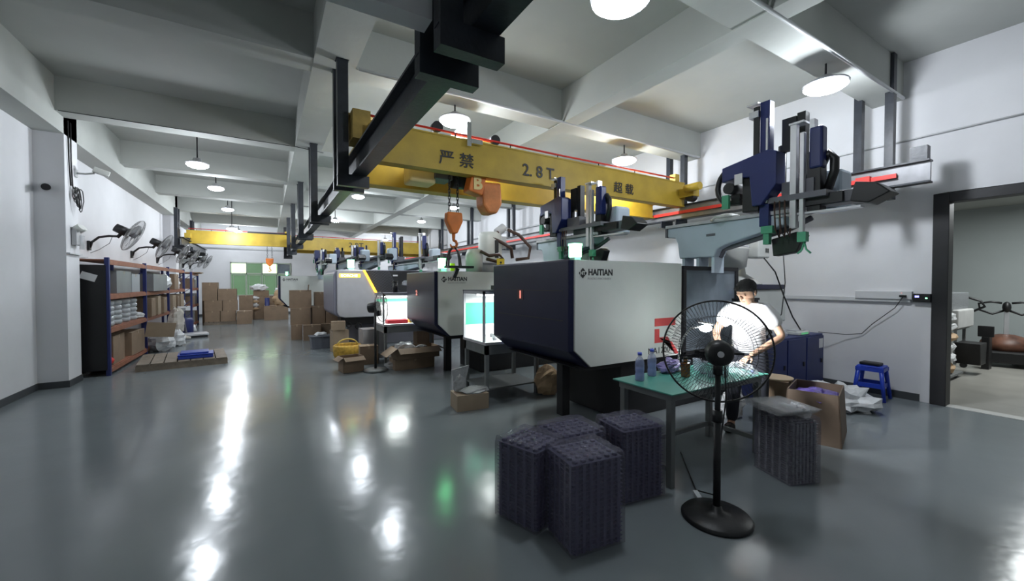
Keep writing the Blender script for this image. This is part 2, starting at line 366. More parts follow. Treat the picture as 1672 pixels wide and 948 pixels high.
for dx,dy in ((-.1,0),(.1,0),(-.05,.05),(.06,-.04)):
    obj('rope', M().tube([(2.21,5.2,2.1),(2.21+dx*.7,5.2+dy,2.03),(2.21+dx,5.2+dy,1.93),(2.21+dx*1.1,5.2+dy,1.83),(2.21+dx*.6,5.2+dy,1.81)], .012, 6), cable_m, sl, world=True)
obj('lifting_plate', M().b(2.1,2.48,5.12,5.28,1.8,1.83).c((0,0,0),(.05,.04,.14),Tr(2.24,5.2,1.73)@R_(0,.4,0)), blackmetal, sl, world=True)
c2 = crane('far yellow overhead crane lettered 2.8T behind the machines', 1.0, 6.85, 19.6, z0=3.0, z1=3.55)
text('2.8T', .3, black_print, c2, Tr(-1.0,-19.6,-3)@Tr(3.2,19.58,3.2)@FY, sx=1.2)
c3 = crane('far yellow overhead crane spanning the left aisle', -2.45, .95, 18.6, rear=False, z0=3.02, z1=3.5)
obj('hoist_beam', M().b(-.6,.85,18.58,18.78,3.5,3.56), steel_m, c3, world=True)
h2 = thing('hook_block', 'small orange hook hanging from the far left crane in front of the window', 'hook', (.1,18.7,2.5))
ch = M(); chain(ch, .04, 18.7, 2.55, 3.2, .02, .06); chain(ch, .2, 18.7, 2.55, 3.2, .02, .06)
obj('chain', ch, steel_m, h2, kind='stuff', world=True)
obj('block', M().prism([(-.02,2.55),(.26,2.55),(.24,2.35),(.12,2.22),(0,2.35)],'y',18.65,18.75), orange_m, h2, .02, world=True)
obj('hook', M().tube([(.12,18.7,2.22),(.12,18.7,2.14),(.17,18.7,2.08),(.12,18.7,2.03),(.07,18.7,2.07)], .02, 6), orange_m, h2, world=True)

# ================================================================ PENDANT LAMPS
def lamp(x, y, z, label, power, scale=1):
    t = thing('pendant_lamp', label, 'lamp', (x,y,z), 0, 'ceiling pendant lamps')
    obj('stem', M().cyl((0,0,.1),(0,0,SL-z-.002),.012,n=8).cyl((0,0,SL-z-.04),(0,0,SL-z-.002),.05,n=12), blackmetal, t)
    obj('housing', M().lathe([(.02,.12),(.06,.11),(.08,.06),(.17*scale,.03),(.18*scale,.015),(.03,.012)],24), shade_m, t)
    obj('bulb', M().lathe([(.03,.01),(.15*scale,.005),(.17*scale,-.012),(.14*scale,-.04),(.08*scale,-.06),(.02,-.065)],24), lamp_em, t)
    l = bpy.data.lights.new('bulb_light','POINT'); l.energy = power; l.color = (.87,.93,1); l.shadow_soft_size = .12
    lo = bpy.data.objects.new('bulb_light', l); lo.location = (0,0,-.2); lo.parent = t; S.collection.objects.link(lo)
    return t
for x,y,z,lb,pw in (
  (-1.05,9.3,3.74,'nearest pendant lamp of the left aisle row',.8),(-1.05,12.5,3.95,'second pendant lamp of the left aisle row',.8),(-1.05,16.1,3.98,'third pendant lamp of the left aisle row',.8),(-1.05,17.9,3.55,'farthest pendant lamp of the left aisle row, before the yellow crane',.8),
  (2.3,5.35,3.88,'bright pendant lamp just above the near yellow crane by the trolley',1.2),(2.3,12.4,4.09,'pendant lamp seen beside the black runway behind the near crane',1),(2.28,2.2,3.71,'bright pendant lamp at the top edge of the view right of the black beam',.4),
  (5.5,2.15,3.85,'large bright pendant lamp over the nearest robot arm',1.25),(5.6,5.3,3.82,'pendant lamp above the right end of the near yellow crane',1.2),(5.5,12.9,4.15,'far pendant lamp seen behind the crane chains',1),(5.5,16.3,4.12,'farthest pendant lamp of the machine bay',1),
  (5.6,9.0,3.95,'added unseen pendant lamp behind the near yellow crane',1),(2.3,8.9,4.0,'added unseen pendant lamp above the bench of machine two',.9),(2.3,17.0,4.0,'added unseen pendant lamp beyond the yellow-lit machine',1.4),(5.5,22.3,3.9,'added unseen pendant lamp by the far wall behind the second crane',1.5),(-1.05,21.9,3.9,'added unseen pendant lamp before the green window behind the crane',1.5)):  # lamps on this line are unseen extras, added to brighten the far hall
    lamp(x,y,z,lb,LAMP_W*pw, 1.25 if y<6 else 1)

# ================================================================ INJECTION MACHINES
def logo(parent, x, y, z, s, name='diamond_logo'):
    obj(name, M().prism([(x,z+.07*s),(x+.07*s,z),(x,z-.07*s),(x-.07*s,z)],'y',y-.004,y), black_print, parent, .006*s, world=True)
def machine(label, X, Y, Y1, XE, zt, zb, cham, panel_end, digit, gantry_h=0):
    t = thing('injection_machine', label, 'machine', (X, Y, 0), 0, 'injection moulding machines')
    prof = [(X,zt),(X,zb+cham),(X+.23,zb),(panel_end,zb),(panel_end,zt)]
    obj('clamp_housing', M().prism(prof,'y',Y+.02,Y1), navy_m, t, .02, world=True)
    pp = [(X+.012+.04,zt-.005),(X+.012+.04,zb+cham+.01),(X+.26,zb+.01),(panel_end-.005,zb+.01),(panel_end-.005,zt-.005)]
    obj('side_panel', M().prism(pp,'y',Y-.005,Y+.02), white_m, t, .004, world=True)
    obj('panel_seam', M().b(X-.003,X+.01,Y+.12,Y1-.1,zt-.32,zt-.312).b(X-.003,X+.01,Y+.12,Y1-.1,zt-.62,zt-.612), black_m, t, world=True)
    obj('base_frame', M().b(X+.95,XE,Y+.25,Y1-.35,.0,zb), black_m, t, .01, world=True)
    obj('leg', M().b(X+.47,X+.58,Y+.72,Y+.83,0,zb), blackmetal, t, world=True)
    obj('leg', M().b(X+.47,X+.58,Y1-.2,Y1-.1,.0,zb), blackmetal, t, world=True) if False else None
    obj('under_tray', M().prism([(X+.15,zb),(X+1.0,zb),(X+1.0,zb-.06),(X+.3,zb-.06)],'y',Y+.12,Y1-.1), blackmetal, t, world=True)
    logo(t, X+.12+.03, Y-.005, zt-.135, .75)
    L = Tr(-X,-Y,0)
    text('HT', .05, white_m, t, L@Tr(X+.113,Y-.01,zt-.153)@FY, bold=.002)
    text('HAITIAN', .088, black_print, t, L@Tr(X+.22,Y-.006,zt-.155)@FY, bold=.003, sx=.98)
    text('PLASTICS MACHINERY', .032, grey_print, t, L@Tr(X+.215,Y-.006,zt-.2)@FY)
    obj('number_plate', M().b(X-.004,X,Y+.86,Y+.98,zt-.43,zt-.31), mat('plate_dark_red',(.06,.01,.015),.5), t, world=True)
    text(digit, .12, red_em, t, L@Tr(X-.006,Y+.96,zt-.41)@FX, sx=1.5, bold=.004)
    return t
def gate_door(t, X0, X1, Y, zt, zb):
    g = obj('safety_gate_frame', M().b(X0,X1,Y-.02,Y+.03,zt-.05,zt).b(X0,X0+.05,Y-.02,Y+.03,zb,zt-.05).b(X1-.06,X1,Y-.02,Y+.03,zb,zt-.05).b(X0,X1,Y-.02,Y+.03,zb,zb+.05), blackmetal, t, .004, world=True)
    obj('pane', M().b(X0+.05,X1-.06,Y,Y+.006,zb+.05,zt-.05), glass_m, g)
m1 = machine('nearest navy and off-white injection moulding machine numbered 1', 2.55, 3.1, 4.69, 6.2, 1.83, .73, .18, 4.25, '1')
gate_door(m1, 4.27, 5.42, 3.1, 1.8, .72)
obj('mould_area', M().b(4.27,5.3,3.35,4.6,.72,1.45).b(4.3,4.5,3.3,4.5,1.4,1.7), dgrey_m, m1, .01, world=True)
# big red chevron print and model number
obj('red_mark', M().b(3.77,4.13,3.092,3.096,1.1,1.19).prism([(3.77,1.07),(3.85,1.07),(3.85,.99),(4.05,.97),(4.13,.8),(4.2,.76),(4.14,.9),(4.05,1.03),(3.9,1.02),(3.9,.9),(3.77,.9)][:3]+[(3.85,.97),(4.0,.97),(4.13,.76),(4.2,.76),(4.07,.91),(3.77,.91)],'y',3.092,3.096), red_print, m1, world=True)
text('MA1200', .1, black_print, m1, Tr(-2.55,-3.1,0)@Tr(3.66,3.094,.79)@FY, sx=1.1)
obj('rear_beam', M().b(5.45,6.2,3.3,4.4,.73,1.0), navy_m, m1, .01, world=True)
obj('barrel_cover', M().b(5.65,6.85,3.15,3.8,1.0,1.5), white_m, m1, .03, world=True)
obj('barrel_cover_top', M().b(5.62,6.75,3.13,3.82,1.5,1.57), navy_m, m1, .01, world=True)
obj('control_panel_arm', M().b(5.3,5.8,3.0,3.1,1.36,1.39).prism([(5.6,1.36),(5.8,1.36),(5.85,1.13),(5.75,1.13)],'y',3.02,3.08).b(5.75,5.98,3.02,3.08,1.15,1.17), black_m, m1, world=True)
m2 = machine('middle navy and off-white injection moulding machine numbered 2', 2.3, 6.17, 7.7, 5.9, 1.785, .72, .2, 4.1, '2')
obj('warning_sign', M().b(3.45,3.6,6.2,6.21,1.8,2.02), mat('warning_yellow',(.8,.6,.02),.5), m2, world=True)
obj('warning_figure', M().b(3.5,3.55,6.195,6.2,1.85,1.92).cyl((3.525,6.195,1.95),(3.525,6.2,1.95),.02,n=10), black_print, m2, world=True)
obj('warning_sign', M().b(2.62,2.7,6.3,6.31,1.79,1.92), mat('warning_yellow2',(.7,.65,.02),.5), m2, world=True)
m4 = machine('far off-white injection moulding machine near the green window', .35, 15.5, 16.9, 3.2, 1.83, .8, .25, 2.2, '4')
# machine 3: rounded grey front with yellow light bar
m3 = thing('injection_machine', 'grey rounded injection moulding machine with glowing yellow light bar', 'machine', (1.38,10.5,0), 0, 'injection moulding machines')
def rr_poly(x0,x1,z0,z1,r,tl=True,tr=True,bl=True,br=True,n=5):
    P=[]
    def arc(cx,cz,a0,on,pt):
        if on: P.extend([(cx+r*math.cos(a0+PI/2*i/n), cz+r*math.sin(a0+PI/2*i/n)) for i in range(n+1)])
        else: P.append(pt)
    arc(x1-r,z1-r,0,tr,(x1,z1)); arc(x0+r,z1-r,PI/2,tl,(x0,z1)); arc(x0+r,z0+r,PI,bl,(x0,z0)); arc(x1-r,z0+r,1.5*PI,br,(x1,z0)); return P
obj('clamp_housing', M().prism(rr_poly(1.38,4.1,.76,1.92,.15,tr=False,br=False),'y',10.55,12.6), mat('purple_grey_paint',(.22,.22,.27),.4,var=.05), m3, .05, world=True)
obj('front_panel', M().prism([(1.45,1.9),(1.45,.88),(1.5,.78),(1.62,.745),(2.75,.745),(2.42,1.25),(2.06,1.9)],'y',10.48,10.56), pgrey_m, m3, .02, world=True)
obj('light_bar', M().prism([(2.04,1.91),(2.09,1.91),(2.46,1.2),(2.40,1.2)],'y',10.46,10.485), yel_em, m3, world=True)
obj('light_sign', M().b(1.5,1.98,10.47,10.48,1.73,1.81), yel_em, m3, .01, world=True)
text('BORCHE', .085, yel_em2, m3, Tr(-1.38,-10.5,0)@Tr(1.53,10.468,1.74)@FY, bold=.003, sx=1.15)
gr = mat('dark_mesh_panel',(.02,.02,.022),.5)
obj('louvre_panel', M().prism([(2.1,1.9),(4.1,1.9),(4.1,1.0),(2.58,1.0)],'y',10.5,10.56), gr, m3, world=True)
lv = M()
for i in range(16): lv.prism([(2.14+i*.035,1.9),(2.15+i*.035,1.9),(2.60+i*.035,1.0),(2.59+i*.035,1.0)],'y',10.49,10.5)
obj('louvre_slats', lv, dgrey_m, m3, kind='stuff', world=True)
obj('warning_label', M().b(2.78,2.9,10.48,10.49,1.76,1.8), sheet_m, m3, world=True)
obj('base_frame', M().b(1.95,4.8,10.8,12.3,0,.76), dgrey_m, m3, .02, world=True)
obj('under_box', M().b(1.55,2.9,10.6,11.2,.56,.76), black_m, m3, .02, world=True)
obj('hose_ring', M().tube([(1.95+.07*math.cos(a*.628),10.58,.52+.07*math.sin(a*.628)) for a in range(10)],.02,6,closed=True).tube([(1.72+.05*math.cos(a*.628),10.58,.56+.05*math.sin(a*.628)) for a in range(10)],.018,6,closed=True), black_m, m3, world=True)
# stack lights (green)
def tower(x,y,z,s,label):
    t = thing('signal_light', label, 'signal light', (x,y,z), 0, 'green signal lights')
    obj('base', M().b(-.05*s,.05*s,-.05*s,.05*s,0,.05*s), robw_m, t)
    obj('lens', M().b(-.062*s,.062*s,-.062*s,.062*s,.05*s,.2*s), green_em2, t, .01)
    obj('lens_cap', M().b(-.065*s,.065*s,-.065*s,.065*s,.2*s,.23*s), green_em, t)
    l = bpy.data.lights.new('glow','POINT'); l.energy = 3.5*s; l.color=(.2,1,.4); l.shadow_soft_size=.05
    lo = bpy.data.objects.new('signal_glow', l); lo.location=(0,-.12*s,.12*s); lo.parent=t; S.collection.objects.link(lo)
tower(2.9,3.45,1.83,.85,'square green signal light on top of machine one')
tower(2.52,6.4,1.785,.95,'square green signal light on top of machine two')
tower(1.9,11.3,1.92,1.2,'tall green signal light on top of the yellow-lit machine')
tower(.6,15.9,1.83,.6,'small green signal light on the far machine by the window')

# ================================================================ TAKE-OUT ROBOTS
def arc_pts(c_, r, a0, a1, n=10, plane='yz'):
    return [(c_[0], c_[1]+r*math.cos(a0+(a1-a0)*i/n), c_[2]+r*math.sin(a0+(a1-a0)*i/n)) for i in range(n+1)]
def robot(label, X, Ye, Yt, Ym, Ys, z0, sc, hm, hs):
    # casting end at Ye, beam tip at Yt, arms at Ym and Ys, arm heights hm and hs (world metres above z0)
    t = thing('takeout_robot', label, 'robot', (X, Ye, z0), 0, 'take-out robots on the machines')
    t.scale = (sc,sc,sc)
    yt = (Yt-Ye)/sc; m0 = (Ym-Ye)/sc+1.05; s0 = (Ys-Ye)/sc+1.5; hm = hm/sc; hs = hs/sc
    A = Tr(0,m0,0); A2 = Tr(0,m0,-.12); B = Tr(0,s0,0)
    ce = min(-1.35, yt*.62)
    def P(name, m, mt, T=None, **k):
        if T is not None: m.v = [tuple(T @ Vector(v)) for v in m.v]
        return obj(name, m, mt, t, **k)
    P('support_casting', M().prism([(.08,.62),(.08,.5),(-.04,.48),(-.08,.4),(-.11,.2),(-.6,.2),(-.64,.29),(-.75,.34),(ce,.5),(ce,.62)],'x',-.14,.1), robw_m, bevel=.015)
    P('support_lip', M().b(-.16,.12,ce-.1,.1,.62,.66), pgrey_m, bevel=.005)
    P('end_cap', M().b(-.15,.11,.08,.11,.5,.62), dgrey_m)
    for yy in (-.16,-.37,-.58): P('foot', M().b(-.12,.08,yy-.02,yy+.02,.0,.21), robw_m)
    P('slot', M().b(-.145,-.14,-.62,-.5,.46,.49), dgrey_m, bevel=.004)
    P('rear_brace', M().tube([(0,-.6,.2),(0,-.66,.3),(0,ce,.47),(0,ce-.2,.56)],.03,6), dgrey_m)
    P('traverse_beam', M().b(-.1,.1,yt+.22,max(m0-1.3,ce+.3),.66,.78), dgrey_m, bevel=.01)
    P('traverse_cover', M().b(-.14,-.1,yt+.35,yt+.8,.67,.77), black_m)
    P('lower_tray', M().b(-.16,-.06,yt+.2,ce+.1,.585,.605), alu_m)
    P('beam_end', M().prism([(yt+.26,.84),(yt+.1,.8),(yt,.7),(yt+.16,.62),(yt+.3,.66)],'x',-.12,.12), black_m, bevel=.01)
    P('main_arm_post', M().b(-.2,-.1,-1.1,-1.0,.5,hm), blue_m, A, bevel=.006)
    P('main_arm_rail', M().b(-.22,-.2,-1.0,-.94,.8,hm-.04), black_m, A)
    P('main_arm_strip', M().b(-.215,-.2,-1.09,-1.07,.75,hm-.2), alu_m, A)
    P('arm_head', M().b(-.24,-.12,-1.0,-.9,hm-.16,hm-.09).b(-.25,-.1,-1.0,-.88,hm-.02,hm), alu_m, A)
    P('carriage_body', M().prism([(-.6,1.35),(-1.12,1.44),(-1.2,1.4),(-1.2,1.05),(-1.05,.85),(-.95,.85),(-.92,1.18),(-.75,1.2),(-.6,1.18)],'x',-.26,-.06), blue_m, A2, bevel=.01)
    P('carriage_box', M().b(-.22,-.02,-1.0,-.82,.8,1.3), black_m, A2, bevel=.01)
    P('motor', M().cyl((-.26,-.68,1.1),(-.05,-.68,1.1),.065,n=14).b(-.2,-.1,-.78,-.68,.93,1.03), black_m, A2)
    P('motor_cap', M().b(-.29,-.25,-.7,-.62,.86,1.02), green_paint, A2)
    P('motor_plate', M().b(-.275,-.26,-.85,-.76,1.12,1.24), alu_m, A2)
    loop = [(-.16,-1.1,1.38),(-.16,-.8,1.35)]+[(-.16,-.66+.17*math.cos(a),1.14+.2*math.sin(a)) for a in [PI/2-i*PI/10 for i in range(11)]]+[(-.16,-.8,.93)]
    P('cable_chain', M().tube(loop,.035,6), black_m, A2, kind='stuff')
    P('cable_chain', M().b(.0,.09,-1.36,-1.28,.95,hm-.17).b(-.02,.05,-1.28,-1.14,hm-.55,hm-.2).tube([(.04,-1.32,1.0),(.04,-1.28,.86),(.04,-1.18,.84),(.04,-1.12,.95),(.04,-1.12,1.4)],.04,6), black_m, A, kind='stuff')
    P('sub_arm_post', M().b(-.19,-.13,-1.53,-1.47,.45,hs), alu_m, B, bevel=.004)
    P('sub_arm_post', M().b(-.19,-.14,-1.6,-1.56,.4,hs-.1), alu_m, B, bevel=.004)
    P('sub_arm_back', M().b(-.12,.02,-1.72,-1.6,.6,hs-.3), black_m, B, bevel=.005)
    P('sub_arm_head', M().b(-.14,-.02,-1.74,-1.62,hs-.48,hs-.06), blue_m, B, bevel=.02)
    P('sub_arm_cap', M().b(-.2,-.08,-1.6,-1.46,hs,hs+.02).b(-.12,-.04,-1.66,-1.62,hs-.06,hs+.03), alu_m, B)
    P('cable_chain', M().tube([(-.02,-1.74,.8),(-.02,-1.8,1.0),(-.02,-1.8,1.12),(-.02,-1.76,1.2),(-.02,-1.7,1.1)],.04,6), black_m, B, kind='stuff')
    P('control_box', M().b(.12,.42,-1.8,-1.5,.64,1.06), robw_m, B, bevel=.04)
    P('carriage_plate', M().b(-.2,.1,min(s0-1.8,m0-1.2),m0-.95,.74,.8), dgrey_m)
    P('carriage_block', M().b(-.14,.1,m0-1.5,m0-1.2,.8,.95), dgrey_m)
    P('gripper', M().b(-.2,-.12,-1.14,-1.02,.42,.5).b(-.19,-.13,-1.1,-1.04,.3,.42), green_paint, A)
    P('gripper', M().b(-.2,-.13,-1.63,-1.55,.3,.4).tube([(-.16,-1.6,.3),(-.16,-1.62,.22),(-.16,-1.66,.18)],.01,5).tube([(-.16,-1.6,.3),(-.16,-1.58,.22),(-.16,-1.54,.18)],.01,5), green_paint, B)
    for i in range(3):
        yy = -1.18-i*.05
        P('air_hose', M().tube([(-.2,yy+.02,.75),(-.24,yy,.62),(-.24,yy-.01,.45),(-.2,yy-.03,.36),(-.17,yy-.03,.5)],.009,5), hose_m, A)
    P('pendant_box', M().prism([(-1.25,.36),(-1.5,.42),(-1.58,.38),(-1.5,.2),(-1.27,.17)],'x',-.1,.02), black_m, bevel=.01)
    return t
rA = robot('nearest take-out robot, blue and silver arms over machine one', 4.9, 3.62, 1.36, 2.40, 2.12, 1.72, 1, 1.87, 1.52)
rB = robot('take-out robot with dark uprights beside the square green light of machine one', 3.75, 5.15, 3.25, 4.62, 4.03, 1.68, .86, 1.42, 1.2)
rC = robot('take-out robot above machine two, left of the hanging sling', 3.6, 13.6, 8.8, 12.9, 10.4, 1.6, .84, 1.58, 1.27)
rD = robot('distant take-out robot rising over the black panel of the yellow-lit machine', 2.9, 15.0, 11.2, 14.5, 12.0, 1.72, .82, 1.08, 1.08)
rE = robot('more distant take-out robot left of the tall green light', 2.3, 16.0, 11.8, 15.6, 12.7, 1.72, .8, 1.12, .95)
rF = robot('farthest take-out robot at the left end of the row', 1.62, 15.9, 13.3, 15.4, 14.2, 1.72, .75, .95, .9)
for x,y,lb in ((2.9,13.9,'pale rear machine body under the distant take-out robots'),(3.0,20.6,'farthest pale machine body in the row')):
    mb = thing('injection_machine', lb, 'machine', (x,y,0), 0, 'injection moulding machines')
    obj('housing', M().prism([(0,1.5),(0,.8),(.2,.6),(1.8,.6),(1.8,1.5)],'y',.0,.9), white_m, mb, .02); obj('base_frame', M().b(.5,1.8,.1,.8,0,.6), dgrey_m, mb)
# ================================================================ HOPPERS, DRYERS on machine one / two
hp_ = thing('material_hopper', 'pale translucent material hopper with lid right of the black gate', 'hopper', (5.72,3.45,1.74))
obj('hopper_bowl', M().lathe([(.08,-.15),(.1,0),(.27,.08),(.3,.33),(.31,.35),(.28,.35)],24), hopper_m, hp_)
obj('hopper_lid', M().lathe([(.30,.35),(.30,.38),(.05,.41)],24).cyl((0,0,.41),(0,0,.46),.02), pgrey_m, hp_)
obj('neck', M().b(-.1,.1,-.1,.1,-.165,-.13), pgrey_m, hp_)
hb = thing('control_box', 'pale electrical box beside the hopper under the nearest robot', 'box', (6.1,3.2,1.95))
obj('box_body', M().b(-.15,.15,-.1,.1,0,.4), hopper_m, hb, .02); obj('socket', M().b(.03,.06,-.105,-.1,.08,.14).b(.08,.11,-.105,-.1,.08,.14), black_m, hb)
cn = thing('funnel', 'white plastic funnel upside down on the barrel cover', 'funnel', (6.15,3.45,1.57))
obj('cone', M().lathe([(.26,0),(.25,.03),(.06,.16),(.04,.28),(.03,.28)],24), hopper_m, cn)
obj('rim', M().lathe([(.27,0),(.27,.015),(.25,.02)],24), hopper_m, cn)
tag(obj('valve', M().ball((5.05,3.05,2.42),(.06,.05,.06)).tube([(4.75,3.05,2.37),(4.6,2.9,2.38),(4.8,2.75,2.4),(5.05,2.85,2.4)],.015,6).lathe([(.1,0),(.12,.03),(.08,.05)],14,Tr(4.85,2.9,2.385)), hopper_m), 'white air filter and hose lying on the nearest robot casting', 'filter')
pipe('cable', [(5.6,2.62,2.0),(5.62,2.6,1.6),(5.58,2.62,1.2),(5.57,2.8,.87)], .006, cable_m, 'thin grey cable hanging from the black pendant box of the nearest robot', 'cable')
pipe('cable', [(6.12,3.12,1.96),(6.2,3.0,1.75),(6.35,2.95,1.4),(6.6,2.95,1.1),(6.8,2.92,.88)], .01, cable_m, 'thick black cable sagging from the box to the scale', 'cable')
dr = thing('dryer_tower', 'cream dryer tower with brown hoses standing behind machine one', 'dryer', (3.9,7.3,1.99))
obj('dryer_body', M().lathe([(.22,-.2),(.24,0),(.24,.55),(.2,.62)],20), hopper_m, dr)
obj('dryer_head', M().cyl((.12,-.05,.62),(.3,-.05,.75),.09).b(.1,.3,-.15,.05,.3,.55), pgrey_m, dr, .01)
obj('hose', M().tube([(.1,-.15,.62),(-.05,-.2,.5),(.15,-.25,.4),(.35,-.25,.3),(.38,-.25,.1)],.035,8), hose_m, dr)
obj('hose', M().tube([(.35,-.1,.7),(.6,-.15,.6),(.85,-.2,.35),(.8,-.2,.12),(.5,-.2,.08)],.035,8), hose_m, dr)
obj('control_slot', M().b(-.02,.06,-.25,-.23,.1,.45), black_m, dr)
obj('flange', M().lathe([(.29,-.02),(.29,.03)],20), pgrey_m, dr)
dr2 = thing('dryer_tower', 'small cream dryer with looped brown hose above machine two', 'dryer', (3.25,6.7,1.785))
obj('dryer_body', M().lathe([(.15,0),(.16,.3),(.12,.42)],18), hopper_m, dr2)
obj('hose', M().tube([(.05,-.15,.38),(.2,-.2,.3),(.4,-.2,.33),(.48,-.2,.27),(.35,-.2,.2),(.15,-.2,.24)],.03,8), hose_m, dr2)
tag(obj('box_unit', M().b(3.75,4.15,4.2,4.6,1.831,2.1), hopper_m, bevel=.02), 'cream valve box on machine one behind the white panel', 'box')
obj('rear_body', M().b(4.12,6.4,6.4,7.6,.74,1.7), white_m, m2, .02, world=True)
obj('platen_block', M().b(4.5,5.55,3.75,4.55,1.5,1.7), dgrey_m, m1, .02, world=True)

# ================================================================ LIT INSPECTION STATIONS
def station(label, x, y, L, D, zt, hb_, glow, door, dark):
    t = thing('inspection_station', label, 'workbench', (x,y,0), 0, 'lit stations between the machines')
    obj('tabletop', M().b(0,L,0,D,zt-.04,zt), alu_m, t, .004)
    obj('apron', M().b(.02,L-.02,.02,.04,zt-.17,zt-.04).b(.02,.04,.04,D-.02,zt-.17,zt-.04), leg_m, t)
    for a,b_ in ((0.02,.02),(.02,D-.07),(L-.07,.02),(L-.07,D-.07)): obj('leg', M().b(a,a+.05,b_,b_+.05,0,zt-.04), leg_m, t)
    obj('lower_shelf', M().b(.03,L-.03,.03,D-.03,.15,.17), leg_m, t)
    fr = M()
    for a in (0,L-.03):
        for b_ in (.05,D-.04): fr.b(a,a+.03,b_,b_+.03,zt,zt+hb_)
    fr.b(0,L,.05,.08,zt+hb_-.04,zt+hb_).b(0,L,D-.04,D-.01,zt+hb_-.04,zt+hb_).b(0,.03,.08,D-.04,zt+hb_-.04,zt+hb_)
    obj('booth_frame', fr, pgrey_m, t)
    obj('booth_top', M().b(0,L,.05,D,zt+hb_,zt+hb_+.015), dgrey_m, t)
    obj('light_tube', M().cyl((.06,D*.5,zt+hb_-.05),(L-.06,D*.5,zt+hb_-.05),.018).cyl((.06,D*.3,zt+hb_-.05),(L-.06,D*.3,zt+hb_-.05),.018), strip_em, t)
    obj('back_panel', M().b(.03,L-.03,D-.03,D-.02,zt,zt+hb_-.04), sheet_m, t)
    obj('green_band', M().b(.03,L-.03,D-.035,D-.03,*door), mat('green_panel',(.1,.6,.35),.4), t)
    l = bpy.data.lights.new('tube','AREA'); l.shape='RECTANGLE'; l.size=L*.8; l.size_y=.25; l.energy=glow; l.color=(.92,1,.97)
    lo = bpy.data.objects.new('tube_light', l); lo.location=(L/2,D*.4,zt+hb_-.09); lo.parent=t; S.collection.objects.link(lo)
    return t
s1 = station('steel bench with a lit green-backed booth between machines one and two', 2.48, 4.78, .9, .72, .8, .68, 16, (.98,1.3), 0)
obj('clip_lamp', M().b(.3,.5,.3,.4,1.495,1.56).cyl((.45,.06,1.45),(.45,.06,1.2),.008), black_m, s1)
s2 = station('steel bench with a brightly lit white booth between machines two and three', 1.9, 7.85, 1.0, .75, .8, .58, 20, (1.2,1.26), 0)
obj('document', M().b(.3,.31,.7,.712,.85,1.2).b(.32,.5,.705,.712,.9,1.18), sheet_m, s2)
tag(obj('parts_tray', M().b(2.0,2.4,7.95,8.15,.8,.87).b(2.02,2.38,7.97,8.13,.87,.88), mat('red_tray',(.7,.03,.05),.4), bevel=.01), 'red plastic tray on the white-lit bench', 'tray')
tag(obj('yellow_box', M().b(2.43,2.53,7.95,8.1,.8,.88), mat('yellow_plastic',(.7,.45,.05),.4), bevel=.01), 'small yellow box beside the red tray', 'box')
tag(obj('picture_frame', M().b(2.58,2.8,8.1,8.13,.8,1.0).b(2.6,2.78,8.09,8.1,.82,.98), card2_m), 'cardboard display box on the white-lit bench', 'box')
tag(obj('blue_bin', M().prism([(2.5,1.398),(2.85,1.398),(2.88,1.54),(2.48,1.54)],'y',8.0,8.3), mat('bin_blue',(.05,.08,.5),.4), bevel=.01), 'blue bin on top of the white-lit booth', 'bin')
tag(obj('film_bundle', M().ball((2.58,8.15,1.58),(.24,.15,.07),14,8,nz=.3,seed=3,flat=1.542), clear_m), 'crumpled clear film in the blue bin', 'film')
tag(obj('black_bottle', M().cyl((2.25,8.3,1.398),(2.25,8.3,1.6),.05).cyl((2.25,8.3,1.6),(2.25,8.3,1.63),.05), black_m), 'dark canister standing on the white-lit booth', 'canister')
tag(obj('moulded_part', M().c((0,0,0),(.14,.05,.05),Tr(2.72,4.98,.85)@R_(0,.3,.5)).cyl((2.7,4.95,.82),(2.78,5.0,.82),.02), bag_m), 'white moulded part lying on the green-lit bench', 'part')
# bench lamp glow on lower box (clutter box next to bench)
# ================================================================ CARTONS helper
def carton(label, x, y, z, L, D, H, rz=0, mt=card_m, open_=False, group='cardboard cartons on the factory floor', tape=True, cat='carton'):
    t = thing('carton', label, cat, (x,y,z), rz, group)
    if open_:
        w_ = .006
        obj('box_walls', M().b(-L/2,L/2,-D/2,-D/2+w_,0,H).b(-L/2,L/2,D/2-w_,D/2,0,H).b(-L/2,-L/2+w_,-D/2,D/2,0,H).b(L/2-w_,L/2,-D/2,D/2,0,H).b(-L/2,L/2,-D/2,D/2,0,w_), mt, t)
        for (cx,cy,sx,sy,rx,ry) in ((0,-D/2,L,D*.4,.5,0),(0,D/2,L,D*.4,-.7,0),(-L/2,0,L*.3,D,0,-.6),(L/2,0,L*.3,D,0,.5)):
            F = Tr(cx,cy,H)@R_(rx if cy else 0, ry if cx else 0, 0)@Tr(math.copysign(sx/2,cx) if cx else 0, math.copysign(sy/2,cy) if cy else 0, 0)
            obj('flap', M().c((0,0,.002),(sx*.98,sy*.98,.004),F), mt, t)
    else:
        obj('box_body', M().b(-L/2,L/2,-D/2,D/2,0,H), mt, t, .004)
        if tape:
            obj('tape', M().b(-.02,.02,-D/2-.001,D/2+.001,H-.05,H+.001).b(-L/2-.001,L/2+.001,-.02,.02,H-.06,H+.001), tape_m, t)
            obj('flap_seam', M().b(-L/2-.0015,L/2+.0015,-.002,.002,H-.001,H+.0015).b(-L/2-.0015,L/2+.0015,-D/2-.0015,D/2+.0015,H-.012,H-.01), black_print, t)
    return t
